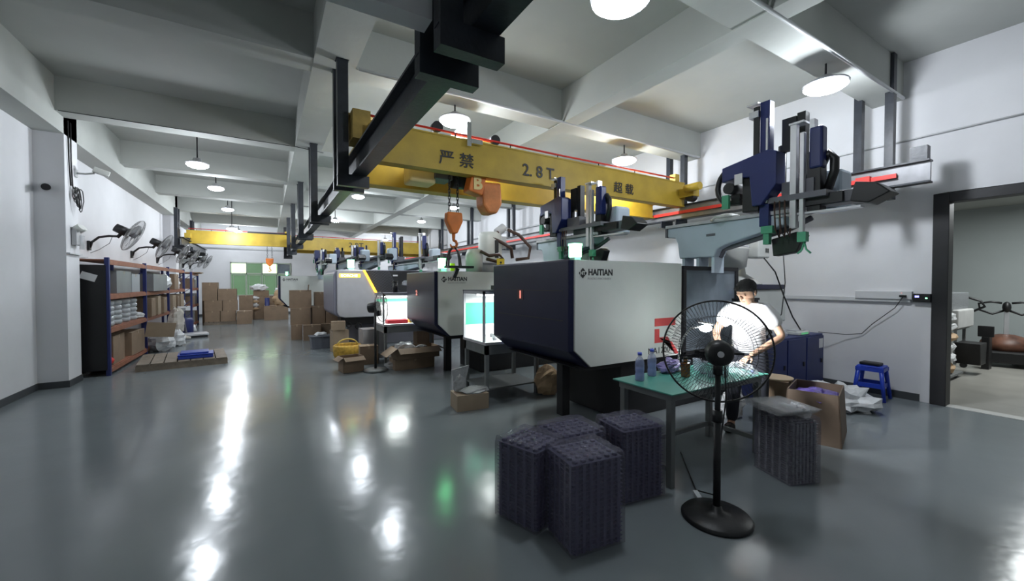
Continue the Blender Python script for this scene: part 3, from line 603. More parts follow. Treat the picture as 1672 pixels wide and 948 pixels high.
# left aisle pile (u 332-410)
px_ = -2.0
for (x,y,z,L,D,H,lb) in ((-1.75,19.1,.12,.47,.5,.4,'bottom left carton of the pile by the far left rack'),(-1.26,19.1,.12,.47,.5,.4,'bottom right carton of the pile by the far left rack'),
    (-1.72,19.1,.52,.55,.5,.4,'middle left carton of the pile by the far left rack'),(-1.2,19.1,.52,.45,.5,.4,'middle right carton of the pile by the far left rack'),
    (-1.82,19.1,.92,.45,.5,.62,'tall carton on the upper left of the pile'),(-1.28,19.1,.92,.58,.5,.44,'top right carton of the pile by the far left rack'),
    (-.74,18.9,0,.48,.5,.5,'single carton with pale top standing right of the pile'),(-.75,20.9,0,.5,.5,1.05,'carton stack part behind the single carton'),(-1.9,20.0,0,.5,.5,1.6,'tall brown carton behind the pile')):
    carton(lb,x,y,z,L,D,H)
def pallet(label, x, y, L, D, z=0, rz=0, H=.12):
    t = thing('pallet', label, 'pallet', (x,y,z), rz, 'wooden pallets')
    n = 7
    for i in range(n):
        a = -L/2+i*L/n; obj('plank', M().b(a+.01,a+L/n-.008,-D/2,D/2,H-.022,H), wood_m, t)
    for yy in (-D/2+.05,0,D/2-.05):
        obj('runner', M().b(-L/2,L/2,yy-.04,yy+.04,0.0,H-.022), wood_m, t)
    return t
pallet('wooden pallet under the carton pile by the far left rack', -1.5, 19.1, 1.0, .55)
pallet('low wooden pallet on the aisle floor holding a blue tray', -1.42, 10.35, 1.35, 1.35, 0, .12, .13)
bt = thing('blue_tray', 'blue plastic trays lying on the low wooden pallet', 'tray', (-1.2,10.05,.133), .1)
obj('tray_shell', M().b(-.27,.27,-.2,.2,0,.06).b(-.28,.28,-.21,.21,.06,.085).b(-.24,.2,-.18,.2,.085,.12), blueplastic, bt, .01)
# centre-left pile (u 470-545, Y~12.6)
for (x,y,z,L,D,H,lb) in ((.72,12.95,0,.28,.4,.42,'bottom left carton of the tall pile left of the yellow-lit machine'),(1.08,12.6,0,.44,.4,.42,'bottom centre carton of the tall pile left of the yellow-lit machine'),(1.55,12.85,0,.45,.4,.42,'bottom right carton of the tall pile beside the machine'),
    (.82,13.0,.42,.5,.4,.46,'middle left carton of the tall pile'),(1.28,13.05,.42,.34,.4,.5,'middle carton with dark edge in the tall pile'),(1.72,13.0,.42,.5,.4,.5,'middle right carton in the tall pile'),
    (.83,13.1,.88,.56,.4,.5,'top left open carton of the tall pile'),(1.35,13.2,.92,.3,.4,.4,'top middle carton of the tall pile'),(1.8,13.2,.92,.5,.4,.46,'top right carton of the tall pile')):
    carton(lb,x,y,z,L,D,H,rz=random.uniform(-.06,.06))
tag(obj('carton_flap', M().c((0,0,.08),(.3,.004,.16),Tr(1.02,12.95,1.38)@R_(.1,0,1.4)), card_m), 'raised carton flap standing up from the tall pile', 'flap')
cr = thing('plastic_crate', 'dark grey plastic crate on the floor before the tall carton pile', 'crate', (1.15,10.9,0), .05)
obj('crate_body', M().prism([(-.26,.3),(-.23,0),(.23,0),(.26,.3)],'y',-.17,.17), foam_m, cr, .01)
obj('crate_rim', M().b(-.28,.28,-.19,.19,.28,.31), foam_m, cr, .005)
for x in (-.15,0,.15): obj('rib', M().b(x-.01,x+.01,-.185,-.17,.02,.28), foam_m, cr)
tag(obj('film_bundle', M().ball((1.13,10.9,.34),(.14,.1,.05),10,6,nz=.3,seed=5,flat=.312), bag_m), 'crumpled white film on the dark grey crate', 'film')
# far clutter by window (u 405-465)
for (x,y,z,L,D,H,lb) in ((.35,20.3,0,.9,.6,.62,'wide brown carton below the kraft sacks at the far end'),(-.25,21.2,0,.5,.5,.5,'far brown carton left of the wide one'),(.1,21.2,.5,.9,.5,.5,'far dark carton on the clutter heap'),(.75,21,.5,.5,.5,.62,'far brown carton behind the kraft sack'),(-.2,21.4,1.0,.6,.5,.25,'flat far carton on top of the clutter heap')):
    carton(lb,x,y,z,L,D,H)
tag(obj('kraft_sack', M().ball((.5,20.15,.92),(.28,.2,.38),12,10,nz=.2,seed=2,flat=.622), kraft_m), 'crumpled kraft paper sack on the far wide carton', 'sack')
for i in range(4): tag(obj('flat_sack', M().ball((-.55,21.0,.45+i*.16),(.3,.2,.08),12,8,nz=.15,seed=i+10), bag_m if i%2 else kraft_m), ['lowest pale sack of the far heap','second pale sack of the far heap','third pale sack of the far heap','top pale sack of the far heap'][i], 'sack', 'sacks heaped at the far end')
tag(obj('plastic_bag', M().ball((-.3,21.2,1.38),(.35,.2,.16),12,8,nz=.35,seed=8,flat=1.252), bag_m), 'white plastic bag on top of the far clutter', 'bag')
tag(obj('plastic_bag', M().ball((.7,21.1,1.24),(.4,.2,.14),12,8,nz=.35,seed=9,flat=1.122), bag_m), 'white plastic bag beside the far machine', 'bag')
tag(obj('drum', M().cyl((.02,20.1,0),(.02,20.1,.95),.09), rackblue), 'dark blue post standing in the far clutter', 'post')
# cartons near machines 2/3
carton('open carton with flaps nearest the small standing fan', 1.3, 7.78, 0, .36, .3, .27, .15, card_m, True)
carton('plain carton behind the small standing fan', 1.72, 8.35, 0, .34, .3, .36, -.1)
carton('lower carton under the bench of machine two', 2.35, 7.55, 0, .75, .4, .2, .02)
lo_ = carton('wide open carton holding film in front of machine two', 2.4, 7.5, .201, .8, .42, .2, .02, card_m, True)
tag(obj('film_bundle', M().ball((2.2,7.5,.36),(.22,.15,.12),14,8,nz=.4,seed=11), clear_m), 'crumpled clear film heaped in the wide open carton', 'film')
tag(obj('black_bag', M().ball((2.52,7.5,.36),(.13,.1,.06),10,6,nz=.2,seed=12), black_m), 'small black bag in the wide open carton', 'bag')
carton('tall carton standing behind the wide open one', 2.75, 8.05, .175, .35, .25, .55, 0)
carton('large carton behind the yellow bucket', 1.95, 9.0, 0, .5, .4, .62, .05, mat('grey_carton',(.3,.29,.3),.8))
carton('pale carton stacked under the yellow-lit machine', 1.45, 10.2, 0, .35, .3, .5, .1, card2_m)
carton('small pale carton on the stack under the yellow-lit machine', 1.42, 10.15, .5, .3, .25, .2, -.1, card2_m)
yb = thing('yellow_basin', 'round yellow woven basket standing behind the open carton', 'basket', (1.42,8.9,0))
obj('bowl', M().lathe([(.2,0),(.27,.12),(.28,.3),(.25,.33),(.24,.3),(.22,.06)],24), mat('yellow_rope',(.5,.3,.04),.7,var=.3,scale=20), yb)
obj('handle', M().tube([(-.2,0,.3)]+[(-.2*math.cos(a*PI/8),0,.3+.14*math.sin(a*PI/8)) for a in range(1,8)]+[(.2,0,.3)],.015,6), mat('yellow_handle',(.6,.45,.1),.5), yb)
carton('lidless carton with bagged pellets on the floor before the green-lit bench', 2.22, 4.72, 0, .42, .3, .2, -.12, card2_m, tape=False)
bgm = mat('pellet_bag',(.45,.46,.46),.25,alpha=.75,bump=.8,bscale=22)
tag(obj('pellet_bag', M().ball((2.28,4.7,.215),(.2,.13,.055),16,10,nz=.25,seed=21,flat=.201), bgm), 'clear bag of parts lying flat on the small carton', 'bag')
tag(obj('pellet_bag', M().ball((2.1,4.78,.3),(.09,.06,.12),12,10,nz=.2,seed=22,flat=.203).prism([(2.02,.34),(2.19,.34),(2.24,.53),(2.0,.49)],'y',4.77,4.79), bgm), 'upright clear bag of parts on the left of the small carton', 'bag')
tag(obj('kraft_sack', M().ball((3.45,4.72,.19),(.2,.18,.22),14,12,nz=.16,seed=31,flat=.0).ball((3.45,4.72,.36),(.1,.09,.06),10,6,nz=.2,seed=4), kraft_m), 'crumpled kraft paper sack behind the leg of machine one', 'sack')
# small standing fan (far)
def cage(m, R, depth, wires, rw, T, rings=2):
    for sgn in (1,-1):
        for i in range(wires):
            a = 2*PI*i/wires; tw = .25*sgn
            pts = [(.06*math.cos(a-tw), sgn*depth, .06*math.sin(a-tw)), (R*.6*math.cos(a-tw*.3), sgn*depth*.92, R*.6*math.sin(a-tw*.3)), (R*.93*math.cos(a),sgn*depth*.5,R*.93*math.sin(a)), (R*math.cos(a),0,R*math.sin(a))]
            m.tube(pts, rw, 3, T)
        for q in ((.35,.98),(.7,.85)): m.tube([(R*q[0]*math.cos(2*PI*i/28), sgn*depth*q[1], R*q[0]*math.sin(2*PI*i/28)) for i in range(28)], rw*1.3, 3, T, closed=True)
    return m
def ring(m, R, r, T, n=40): return m.tube([(R*math.cos(2*PI*i/n),0,R*math.sin(2*PI*i/n)) for i in range(n)], r, 6, T, closed=True)
def blades(m, R, T, n=3):
    for k in range(n):
        a0 = 2*PI*k/n+.3; vs=[]; N=7
        for j in range(N):
            r = .05+(R-.05)*j/(N-1); wd = .35+.35*math.sin(PI*min(1,j/(N-1)*.9))
            for q in (-1,0,1):
                a = a0+q*wd*(.9 if j<N-1 else .6)+.25*j/(N-1); vs.append((r*math.cos(a), q*.022, r*math.sin(a)))
        fs=[(j*3+q,j*3+q+1,(j+1)*3+q+1,(j+1)*3+q) for j in range(N-1) for q in (0,1)]
        m.add(vs,fs,T,True)
    return m
f3 = thing('standing_fan', 'dark pedestal fan seen from behind in front of the yellow-lit machine', 'fan', (1.68,7.55,0))
obj('base', M().lathe([(.21,0),(.22,.02),(.18,.035),(.05,.05)],28), leg_m, f3)
obj('pole', M().cyl((0,0,.04),(0,0,1.05),.022), blackmetal, f3)
TF = Tr(.05,.05,1.15)@R_(0,0,-2.2)@R_(.1,0,0)
obj('motor', M().cyl((0,-.16,0),(0,.02,0),.09,.11,16,TF).b(-.05,.05,-.05,.05,-.16,-.06,TF), black_m, f3, .005)
obj('cage', cage(M(), .27, .07, 40, .0016, TF@Tr(0,.08,0)), fanwire, f3, kind='stuff'); obj('rim', ring(M(),.27,.006,TF@Tr(0,.08,0)), fanwire, f3)
obj('blade', blades(M(), .24, TF@Tr(0,.06,0)), fan_blade, f3)
tag(obj('film_bundle', M().ball((1.98,7.6,.06),(.12,.1,.07),12,8,nz=.4,seed=41,flat=.002), clear_m), 'scrap of clear film on the floor by the small fan base', 'film')

# ================================================================ LEFT WALL: RACK, FANS, CAMERA
def rack(label, x0, x1, ys, zs, group=None):
    t = thing('storage_rack', label, 'rack', (x1, ys[0], 0), 0, group)
    for y in ys:
        for x in (x0, x1-.06): obj('upright', M().b(x,x+.06,y,y+.06,0,zs[-1]+.03), rackblue, t, .003, world=True)
        br = M()
        for i in range(4): z=.1+i*.45; br.tube([(x0+.05,y+.03,z),(x1-.05,y+.03,z+.4)],.012,4)
        obj('brace', br, rackblue, t, world=True)
    for a,b_ in zip(ys[:-1],ys[1:]):
        for z in zs: 
            obj('shelf_board', M().b(x0+.04,x1-.02,a+.06,b_,z-.02,z), shelf_m, t, world=True)
            obj('shelf_beam', M().b(x1-.04,x1,a+.06,b_,z-.09,z-.02), shelf_m, t, world=True)
    return t
RZ = (.14,.82,1.40,2.0)
rk = rack('long navy storage rack with rust brown shelves along the left wall', -2.9, -2.3, (9.5,12.0,14.5,17.0), RZ)
obj('side_sheet', M().b(-2.88,-2.34,9.49,9.5,.1,1.9), black_m, rk, world=True)
tag(obj('paper_note', M().c((0,0,0),(.2,.004,.12),Tr(-2.55,9.485,1.7)@R_(0,.35,0)), sheet_m), 'white paper note on the dark end of the left rack', 'note')
rk2 = rack('second dark rack standing past the far left column', -2.85, -2.25, (18.15,19.7), (.14,.8,1.4,1.95))
def shelf_item(kind, x, y, z, L, D, H, lb, mt, cat='carton'):
    if kind=='box': return carton(lb,x,y,z,L,D,H,random.uniform(-.05,.05),mt,group='goods on the left wall rack')
    o = obj(kind, M().ball((0,0,H/2),(L/2,D/2,H/2*1.05),12,9,nz=.18,seed=random.random()*50,flat=0), mt, loc=(x,y,z)); return tag(o, lb, cat, 'goods on the left wall rack')
shelf_item('box',-2.6,10.6,1.401,.5,.9,.42,'large grey wrapped box on the upper shelf nearest the column',greybox_m)
shelf_item('box',-2.58,11.45,1.401,.45,.5,.38,'pale grey box beside the large one on the upper shelf',mat('pale_grey_box',(.36,.38,.4),.5))
shelf_item('box',-2.5,12.9,1.401,.6,1.2,.4,'long dark grey box on the second upper shelf bay',greybox_m)
shelf_item('plastic_bag',-2.35,13.9,1.401,.4,.8,.4,'white crumpled bag on the second upper shelf bay',bag_m,'bag')
shelf_item('box',-2.55,15.6,1.401,.5,.8,.45,'brown carton on the last upper shelf bay',card_m)
shelf_item('plastic_bag',-2.55,16.5,1.401,.4,.5,.3,'white bag at the end of the upper shelf',bag_m,'bag')
for i,y in enumerate((9.9,10.35,10.9,11.4)):
    o = thing('wrapped_roll_stack', ['first grey wrapped stack on the middle shelf from the column','second grey wrapped stack on the middle shelf','third grey wrapped stack on the middle shelf','fourth grey wrapped stack on the middle shelf'][i], 'stack', (-2.5,y,.821), 0, 'wrapped stacks on the rack')
    for j in range(5): obj('cup_layer', M().lathe([(.14,j*.09),(.165,j*.09+.03),(.165,j*.09+.07),(.14,j*.09+.09)],12), mat('wrapped_grey',(.42,.44,.46),.3,bump=.5,bscale=20) if j==0 and i==0 else bpy.data.materials['wrapped_grey'], o)
shelf_item('plastic_bag',-2.42,11.76,.821,.25,.3,.14,'clear bag sliding off the middle shelf',bag_m,'bag')
for i,(y,h_,mt) in enumerate(((12.4,.42,card_m),(13.0,.45,card2_m),(13.7,.4,card_m),(14.9,.42,card2_m),(15.5,.38,card_m),(16.2,.42,card2_m))):
    shelf_item('box',-2.5,y,.821,.5,.42,h_,['first','second','third','fourth','fifth','sixth'][i]+' carton along the middle shelf beyond the grey stacks',mt)
shelf_item('box',-2.6,10.2,.141,.5,.8,.5,'dark brown carton on the bottom shelf nearest the column',card_m)
shelf_item('box',-2.55,11.3,.141,.5,.9,.46,'brown open carton on the bottom shelf',card_m)
o = tag(obj('red_object', M().ball((0,0,.08),(.1,.2,.08),12,8,flat=0), red_m, loc=(-2.42,9.76,.141)), 'small red object on the bottom rack shelf','object')
tag(obj('carton_flap', M().c((0,0,0),(.5,.005,.35),Tr(-2.02,11.75,.55)@R_(.35,.1,.3)), card2_m), 'raised carton flap beside the bottom shelf', 'flap')
for (x,y,L,D,H,lb) in ((-2.1,12.25,.5,.45,.5,'white bag standing on the floor beside the rack'),(-1.95,13.1,.35,.3,.42,'crumpled white bag beside the first floor bag')):
    tag(obj('plastic_bag', M().ball((0,0,H/2),(L/2,D/2,H/2),14,10,nz=.3,seed=x*9,flat=0), bag_m, loc=(x,y,0)), lb, 'bag', 'bags on the floor by the rack')
tag(obj('hanging_bag', M().ball((0,0,0),(.18,.16,.36),14,12,nz=.22,seed=61).tube([(0,0,-.3),(.05,0,-.4),(.18,0,-.48),(.3,0,-.5)],[.08,.06,.05,.03],8), mat('cream_bag',(.6,.56,.5),.6,var=.1,bump=.4,bscale=12), loc=(-2.12,14.3,.56)), 'cream cloth bag sagging from the middle rack shelf', 'bag')
tag(obj('plastic_bag', M().ball((0,0,0),(.16,.2,.12),12,8,nz=.25,seed=63,flat=-.115), bag_m, loc=(-2.4,16.7,.936)), 'white bag bulging out of the far middle shelf', 'bag')
tag(obj('plastic_bag', M().ball((0,0,0),(.15,.25,.14),12,8,nz=.25,seed=64,flat=-.12), bag_m, loc=(-2.1,16.4,.121)), 'low white bag by the end of the left rack', 'bag')
tag(obj('blue_barrel', M().lathe([(.16,0),(.19,.1),(.19,.45),(.16,.52)],18), rackblue, loc=(-2.1,15.6,0)), 'dark blue barrel before the end of the left rack', 'barrel')
hc = thing('hand_truck', 'platform scale with a tilted grey display post near the column', 'scale', (-1.8,15.0,0), .2)
obj('platform', M().b(-.3,.3,-.25,.25,.06,.12), alu_m, hc, .01); obj('skirt', M().b(-.27,.27,-.22,.22,0,.06), black_m, hc)
obj('column', M().tube([(-.2,.2,.12),(-.28,.35,.75)],.03,8), dgrey_m, hc); obj('display', M().c((0,0,0),(.2,.08,.14),Tr(-.3,.35,.82)@R_(.5,0,.3)), pgrey_m, hc, .01)
for i,(y,z,h_) in enumerate(((18.6,1.4,.35),(19.2,.8,.4),(18.7,.8,.3),(18.7,.14,.4),(19.3,.14,.4),(19.3,1.4,.3))):
    shelf_item('box',-2.5,y,z+.001,.45,.45,h_,['dark','brown','small','low','lower','upper'][i]+' carton on the second dark rack past the column',greybox_m if i%2 else card_m)
shelf_item('box',-2.3,18.9,1.951,.5,1.0,.03,'flat carton lying on top of the second dark rack',card2_m)
# wall fans
def wallfan(label, y, z, ty):
    t = thing('wall_fan', label, 'fan', (XL, y, z), 0, 'wall fans over the rack')
    obj('bracket', M().b(0,.04,-.05,.05,-.1,.08), black_m, t, .005)
    obj('arm', M().tube([(.03,0,-.05),(.06,0,.06),(.16,0,.16),(.3,0,.19),(.42,0,.19)],.022,8), black_m, t)
    T = Tr(.52,0,.3)@R_(0,.5,0)@R_(0,0,-PI/2+ty)
    obj('motor', M().cyl((0,-.14,0),(0,.06,0),.08,.09,16,T).cyl((.42,0,.17),(.5,0,.27),.03), black_m, t)
    T2 = T@Tr(0,.16,0)
    obj('cage', cage(M(), .34, .07, 60, .0018, T2), fanwire2, t, kind='stuff'); obj('rim', ring(M(),.34,.006,T2), fanwire2, t)
    obj('blade', blades(M(), .3, T2), fan_blade2, t); obj('hub', M().cyl((0,-.05,0),(0,.05,0),.05,n=14,T=T2), dgrey_m, t)
    obj('cord', M().tube([(.35,.02,.2),(.3,.03,.05),(.15,.03,-.08),(.03,.02,-.15)],.006,5), fanwire2, t)
    return t
names = ('nearest wall fan above the left rack','second wall fan above the left rack','third wall fan above the left rack','fourth wall fan above the left rack, at the far column','fifth wall fan, beyond the far left column','farthest wall fan on the left wall')
wf0 = wallfan(names[0], 10.9, 2.32, .0)
for nme,y,z in zip(names[1:], (13.8,16.6,18.9,21.2,22.9), (2.32,2.3,2.3,2.3,2.3)): dup(wf0, (XL if y>18.2 or y<17.4 else -2.6,y,z), label=nme)
em = thing('emergency_light', 'twin-headed emergency light on the near left column', 'emergency light', (-2.595,9.1,2.33))
obj('case', M().b(0,.06,-.12,.1,-.14,.1), pgrey_m, em, .01)
for y in (-.07,.06): obj('lamp_head', M().cyl((.03,y,.1),(.1,y-.01,.15),.05,.055,14), hopper_m, em)
obj('bottle', M().cyl((.08,.02,-.2),(.08,.02,.02),.03), clear_m, em)
tag(obj('cable_tray', M().b(-2.595,-2.56,8.8,9.3,2.04,2.06).tube([(-2.6,9.3,2.05),(-2.9,9.9,2.05),(-2.9,10.8,2.08)],.008,5), p_m), 'thin cable ledge across the near left column', 'cable')
cc_ = thing('cctv_camera', 'dark dome camera on the near face of the left column', 'camera', (-2.8,8.8,3.02))
obj('mount', M().cyl((0,0,0),(0,-.05,0),.06), p_m, cc_); obj('lens_body', M().cyl((.02,-.03,-.0),(.05,-.16,-.02),.045,.05,14), black_m, cc_)
cc2 = thing('cctv_camera', 'white bullet camera on a bracket past the left column', 'camera', (-2.6,9.2,3.35))
obj('bracket', M().b(0,.02,-.05,.05,-.06,.06).tube([(0,0,0),(.12,0,0),(.22,.02,.03)],.015,6), p_m, cc2); obj('camera_body', M().c((0,0,0),(.2,.09,.09),Tr(.3,.02,.06)@R_(0,.3,.3)), hopper_m, cc2, .01)
cl = M()
for i in range(6):
    rr_ = .08+.012*i; cl.tube([(-2.57+.02*random.random()+.01*i, 9.05+rr_*.6*math.cos(a*.524)+.02*i-.05, 3.0-.02*i+rr_*1.3*math.sin(a*.524)) for a in range(12)], .007, 5, closed=True)
cl.tube([(-2.585,9.0,4.08),(-2.585,9.0,3.5),(-2.58,9.02,3.1)],.01,5).tube([(-2.585,8.9,4.08),(-2.585,8.92,3.5),(-2.58,8.95,3.1)],.01,5)
tag(obj('cable_coil', cl, cable_m), 'coiled black cable bundle hanging on the near left column', 'cable')

# ================================================================ FOREGROUND TRAY STACKS
def tray_mesh(L, D, h, n=9):
    m = M()
    # tray rim with scalloped edge and recessed body
    m.b(-L/2,L/2,-D/2,D/2,h*.72,h*.86)
    m.b(-L/2+.02,L/2-.02,-D/2+.02,D/2-.02,0,h*.72)
    return m
def rib_mesh(L, D, H):
    m = M(); n = 7
    for i in range(n):
        x = -L/2+.03+(L-.06)*i/(n-1)
        for s_ in (-1,1): m.b(x-.010,x+.010,s_*(D/2-.012)-.012,s_*(D/2-.012)+.012,0.01,H-.01)
    for i in range(5):
        y = -D/2+.03+(D-.06)*i/4
        for s_ in (-1,1): m.b(s_*(L/2-.012)-.012,s_*(L/2-.012)+.012,y-.010,y+.010,0.01,H-.01)
    return m
def cups_mesh(L, D, z):
    m = M(); nx,ny = 6,5
    for i in range(nx):
        for j in range(ny):
            x = -L/2+.035+(L-.07)*i/(nx-1); y = -D/2+.035+(D-.07)*j/(ny-1)
            m.lathe([(.018,z),(.016,z+.012),(.008,z+.014)],8,Tr(x,y,0))
    return m
def tray_stack(label, x, y, L, D, H, rz, mt=tray_m, wrap=wrap_m, n=20, group='film-wrapped tray stacks in the foreground', tilt=0, trans=True):
    t = thing('tray_stack', label, 'tray stack', (x,y,0), rz, group)
    h = (H-.02)/n; tm = mesh('tray', tray_mesh(L,D,h)); tm.materials.append(mt)
    for i in range(n): obj('tray', tm, None, t, loc=(random.uniform(-.003,.003),random.uniform(-.003,.003),i*h))
    obj('corner_ribs', rib_mesh(L,D,H-.02), mt, t, kind='stuff')
    obj('cavities', cups_mesh(L,D,H-.022), mt, t, kind='stuff')
    # loose film: a slightly larger crumpled shell
    w = M(); N=14; vs=[]; fs=[]; a_=L/2+.012; b_=D/2+.012
    per=[]; 
    for i in range(N*4):
        q=i/N; s_=int(q)%4; f_=q-int(q)
        c4=[(-a_,-b_),(a_,-b_),(a_,b_),(-a_,b_)]; p0=c4[s_]; p1=c4[(s_+1)%4]; per.append((p0[0]+(p1[0]-p0[0])*f_, p0[1]+(p1[1]-p0[1])*f_))
    lev=[(.005,1.0),(H*.35,1.0),(H*.7,1.0),(H-.03,1.0),(H+.012,.96),(H+.022,.6),(H+.02,.25)]
    for z,k_ in lev:
        for (px0,py0) in per:
            nn = noise.noise(Vector((px0*14+x*9,py0*14,z*9)))*.012
            vs.append((px0*k_*(1+nn*1.0), py0*k_*(1+nn), z+(nn*.9 if z>H-.05 else 0)))
    K=len(per)
    for j in range(len(lev)-1):
        for i in range(K): fs.append((j*K+i,j*K+(i+1)%K,(j+1)*K+(i+1)%K,(j+1)*K+i))
    fs.append(tuple((len(lev)-1)*K+i for i in range(K)))
    w.add(vs,fs); obj('stretch_film', w, wrap, t)
    return t
tray_stack('purple film-wrapped tray stack at the front, nearest the camera', 1.70, 1.93, .36, .30, .56, -.12)
tray_stack('purple film-wrapped tray stack at the left end of the group', 1.54, 2.30, .30, .34, .54, .30)
tray_stack('purple tray stack behind the front one, in the middle of the group', 1.92, 2.33, .36, .32, .54, -.05)
tray_stack('purple tray stack at the right rear of the group under the table end', 2.38, 2.18, .36, .32, .55, -.15)
tray_stack('clear grey film-tied tray stack standing right of the big fan', 3.68, 1.68, .26, .34, .52, -.35, tray2_m, wrap_m, 26)
lid_m = mat('clear_lid_sheet', (.4,.41,.42), .15, alpha=.3, bump=.4, bscale=40)
for (a,b_) in ((.0,.0),):
    o = thing('tray_lid_stack', 'clear tray lids fanned out on top of the grey tray stack', 'tray stack', (3.64,1.74,.555), -.35)
    for i in range(4): obj('tray', M().b(-.17,.17,-.2,.2,i*.012,i*.012+.006), lid_m, o, loc=(.01*i,-.01*i,0))
    obj('film_edge', M().ball((.1,-.1,.0),(.09,.12,.05),12,8,nz=.4,seed=77), clear_m, o)
carton('low open carton on the floor behind the purple tray stacks', 2.15, 2.88, 0, .5, .4, .26, .2, card_m, True)
tag(obj('black_bag', M().ball((1.86,2.72,.12),(.32,.16,.14),16,10,nz=.3,seed=51,flat=0).ball((2.05,2.8,.33),(.2,.12,.05),12,8,nz=.3,seed=52), black_m), 'black cloth draped over the low open carton', 'cloth')

# ================================================================ WORK TABLE
TX0,TX1,TY0,TY1,TZ = 2.62,4.0,1.98,2.6,.75
tb = thing('work_table', 'grey metal work table with teal top behind the big fan', 'table', (TX0,TY0,0))
obj('tabletop', M().b(TX0,TX1,TY0,TY1,TZ-.012,TZ), teal_m, tb, .003, world=True)
obj('apron', M().b(TX0+.04,TX1-.04,TY0+.04,TY0+.07,TZ-.07,TZ-.012).b(TX0+.04,TX1-.04,TY1-.07,TY1-.04,TZ-.07,TZ-.012).b(TX0+.04,TX0+.07,TY0+.07,TY1-.07,TZ-.07,TZ-.012).b(TX1-.07,TX1-.04,TY0+.07,TY1-.07,TZ-.07,TZ-.012), leg_m, tb, world=True)
for x in (TX0+.04,TX1-.1):
    for y in (TY0+.04,TY1-.1): obj('leg', M().b(x,x+.05,y,y+.05,0,TZ-.07), leg_m, tb, .003, world=True)
obj('stretcher', M().b(TX0+.05,TX0+.08,TY0+.09,TY1-.1,.12,.16).b(TX1-.09,TX1-.06,TY0+.09,TY1-.1,.12,.16).b(TX0+.09,TX1-.1,TY1-.09,TY1-.06,.12,.16), leg_m, tb, world=True)
def bottle(label, x, y, s=1):
    t = thing('water_bottle', label, 'bottle', (x,y,TZ+.001), 0, 'bottles on the work table')
    obj('bottle_body', M().lathe([(.031*s,0),(.035*s,.01),(.035*s,.06),(.031*s,.075),(.035*s,.09),(.035*s,.15),(.03*s,.18),(.014*s,.205),(.013*s,.225)],18), water_m, t)
    obj('water', M().lathe([(.028*s,.005),(.032*s,.012),(.032*s,.06),(.029*s,.075),(.032*s,.09),(.032*s,.11)],18), waterb_m, t)
    obj('cap', M().cyl((0,0,.222),(0,0,.245),.016*s), bluecap, t)
bottle('left of two half-full clear water bottles on the teal table', 2.76, 2.42, 1.15)
bottle('right of two half-full clear water bottles on the teal table', 3.0, 2.49, 1.15)
tag(obj('plastic_bag', M().ball((0,0,.05),(.12,.08,.07),14,10,nz=.35,seed=71,flat=0), mat('purple_bag',(.3,.25,.5),.3,bump=.4,bscale=16), loc=(3.26,2.5,TZ+.001)), 'crumpled purple bag on the teal table behind the bottles', 'bag')
tt = thing('tea_bottle', 'small brown tea bottle on the teal table', 'bottle', (3.22,2.3,TZ+.001))
obj('bottle_body', M().b(-.03,.03,-.03,.03,0,.13), tea_m, tt, .01); obj('neck', M().cyl((0,0,.13),(0,0,.165),.02), tea_m, tt); obj('cap', M().cyl((0,0,.165),(0,0,.18),.022), black_m, tt)
clearcup = mat('clear_cup',(.6,.62,.7),.08,alpha=.4)
ci = 0
for (x,y) in ((3.4,2.42),(3.48,2.3),(3.42,2.18),(3.56,2.42),(3.6,2.25),(3.52,2.12)):
    ci += 1
    c_ = thing('clear_cup', ['clear plastic cup next to the brown tea bottle','clear plastic cup in front of the desk lamp','clear plastic cup nearest the front edge of the teal table','clear plastic cup at the back of the cluster','clear plastic cup in the middle, beside the heap of clear parts','clear plastic cup at the front right of the cluster'][ci-1], 'cup', (x,y,TZ+.001), 0, 'clear cups on the work table')
    obj('cup_body', M().lathe([(.03,0),(.04,.11),(.041,.112),(.037,.11),(.027,.006)],16), clearcup, c_); obj('rim', M().tube([(.04*math.cos(a*.524),.04*math.sin(a*.524),.112) for a in range(12)],.003,4,closed=True), clearcup, c_)
tag(obj('parts_heap', M().ball((0,0,.04),(.13,.12,.06),16,10,nz=.4,seed=81,flat=0), clear_m, loc=(3.78,2.12,TZ+.001)), 'heap of clear plastic parts by the worker', 'parts')
tag(obj('bottle_cap', M().cyl((3.9,2.07,TZ+.001),(3.9,2.07,TZ+.03),.018), bluecap), 'small blue cap at the right end of the teal table', 'cap')
# desk lamp
dl = thing('desk_lamp', 'white gooseneck desk lamp shining beside the worker', 'lamp', (3.38,2.5,TZ+.001))
obj('base', M().lathe([(.06,0),(.06,.015),(.02,.02)],18), hopper_m, dl)
obj('gooseneck', M().tube([(0,0,.02),(.01,-.01,.2),(.05,-.03,.33),(.13,-.05,.41),(.24,-.08,.42)],.009,8), hopper_m, dl)
TL = Tr(.3,-.09,.44)@R_(0,.2,-.2)
obj('lamp_head', M().c((0,0,.012),(.16,.07,.02),TL), hopper_m, dl, .008)
obj('led_panel', M().ball((.3,-.09,.4),(.07,.05,.035),18,12), mat('desk_led',(1,1,1),.4,em=(.9,.95,1),es=60), dl, .006)
l = bpy.data.lights.new('desk_light','SPOT'); l.energy=150; l.color=(.93,.96,1); l.shadow_soft_size=.05; l.spot_size=2.7; l.spot_blend=.7
lo = bpy.data.objects.new('desk_light', l); lo.parent=dl; lo.location=(.33,-.1,.38); lo.rotation_euler=(0,math.radians(-62),math.radians(-10)); S.collection.objects.link(lo)

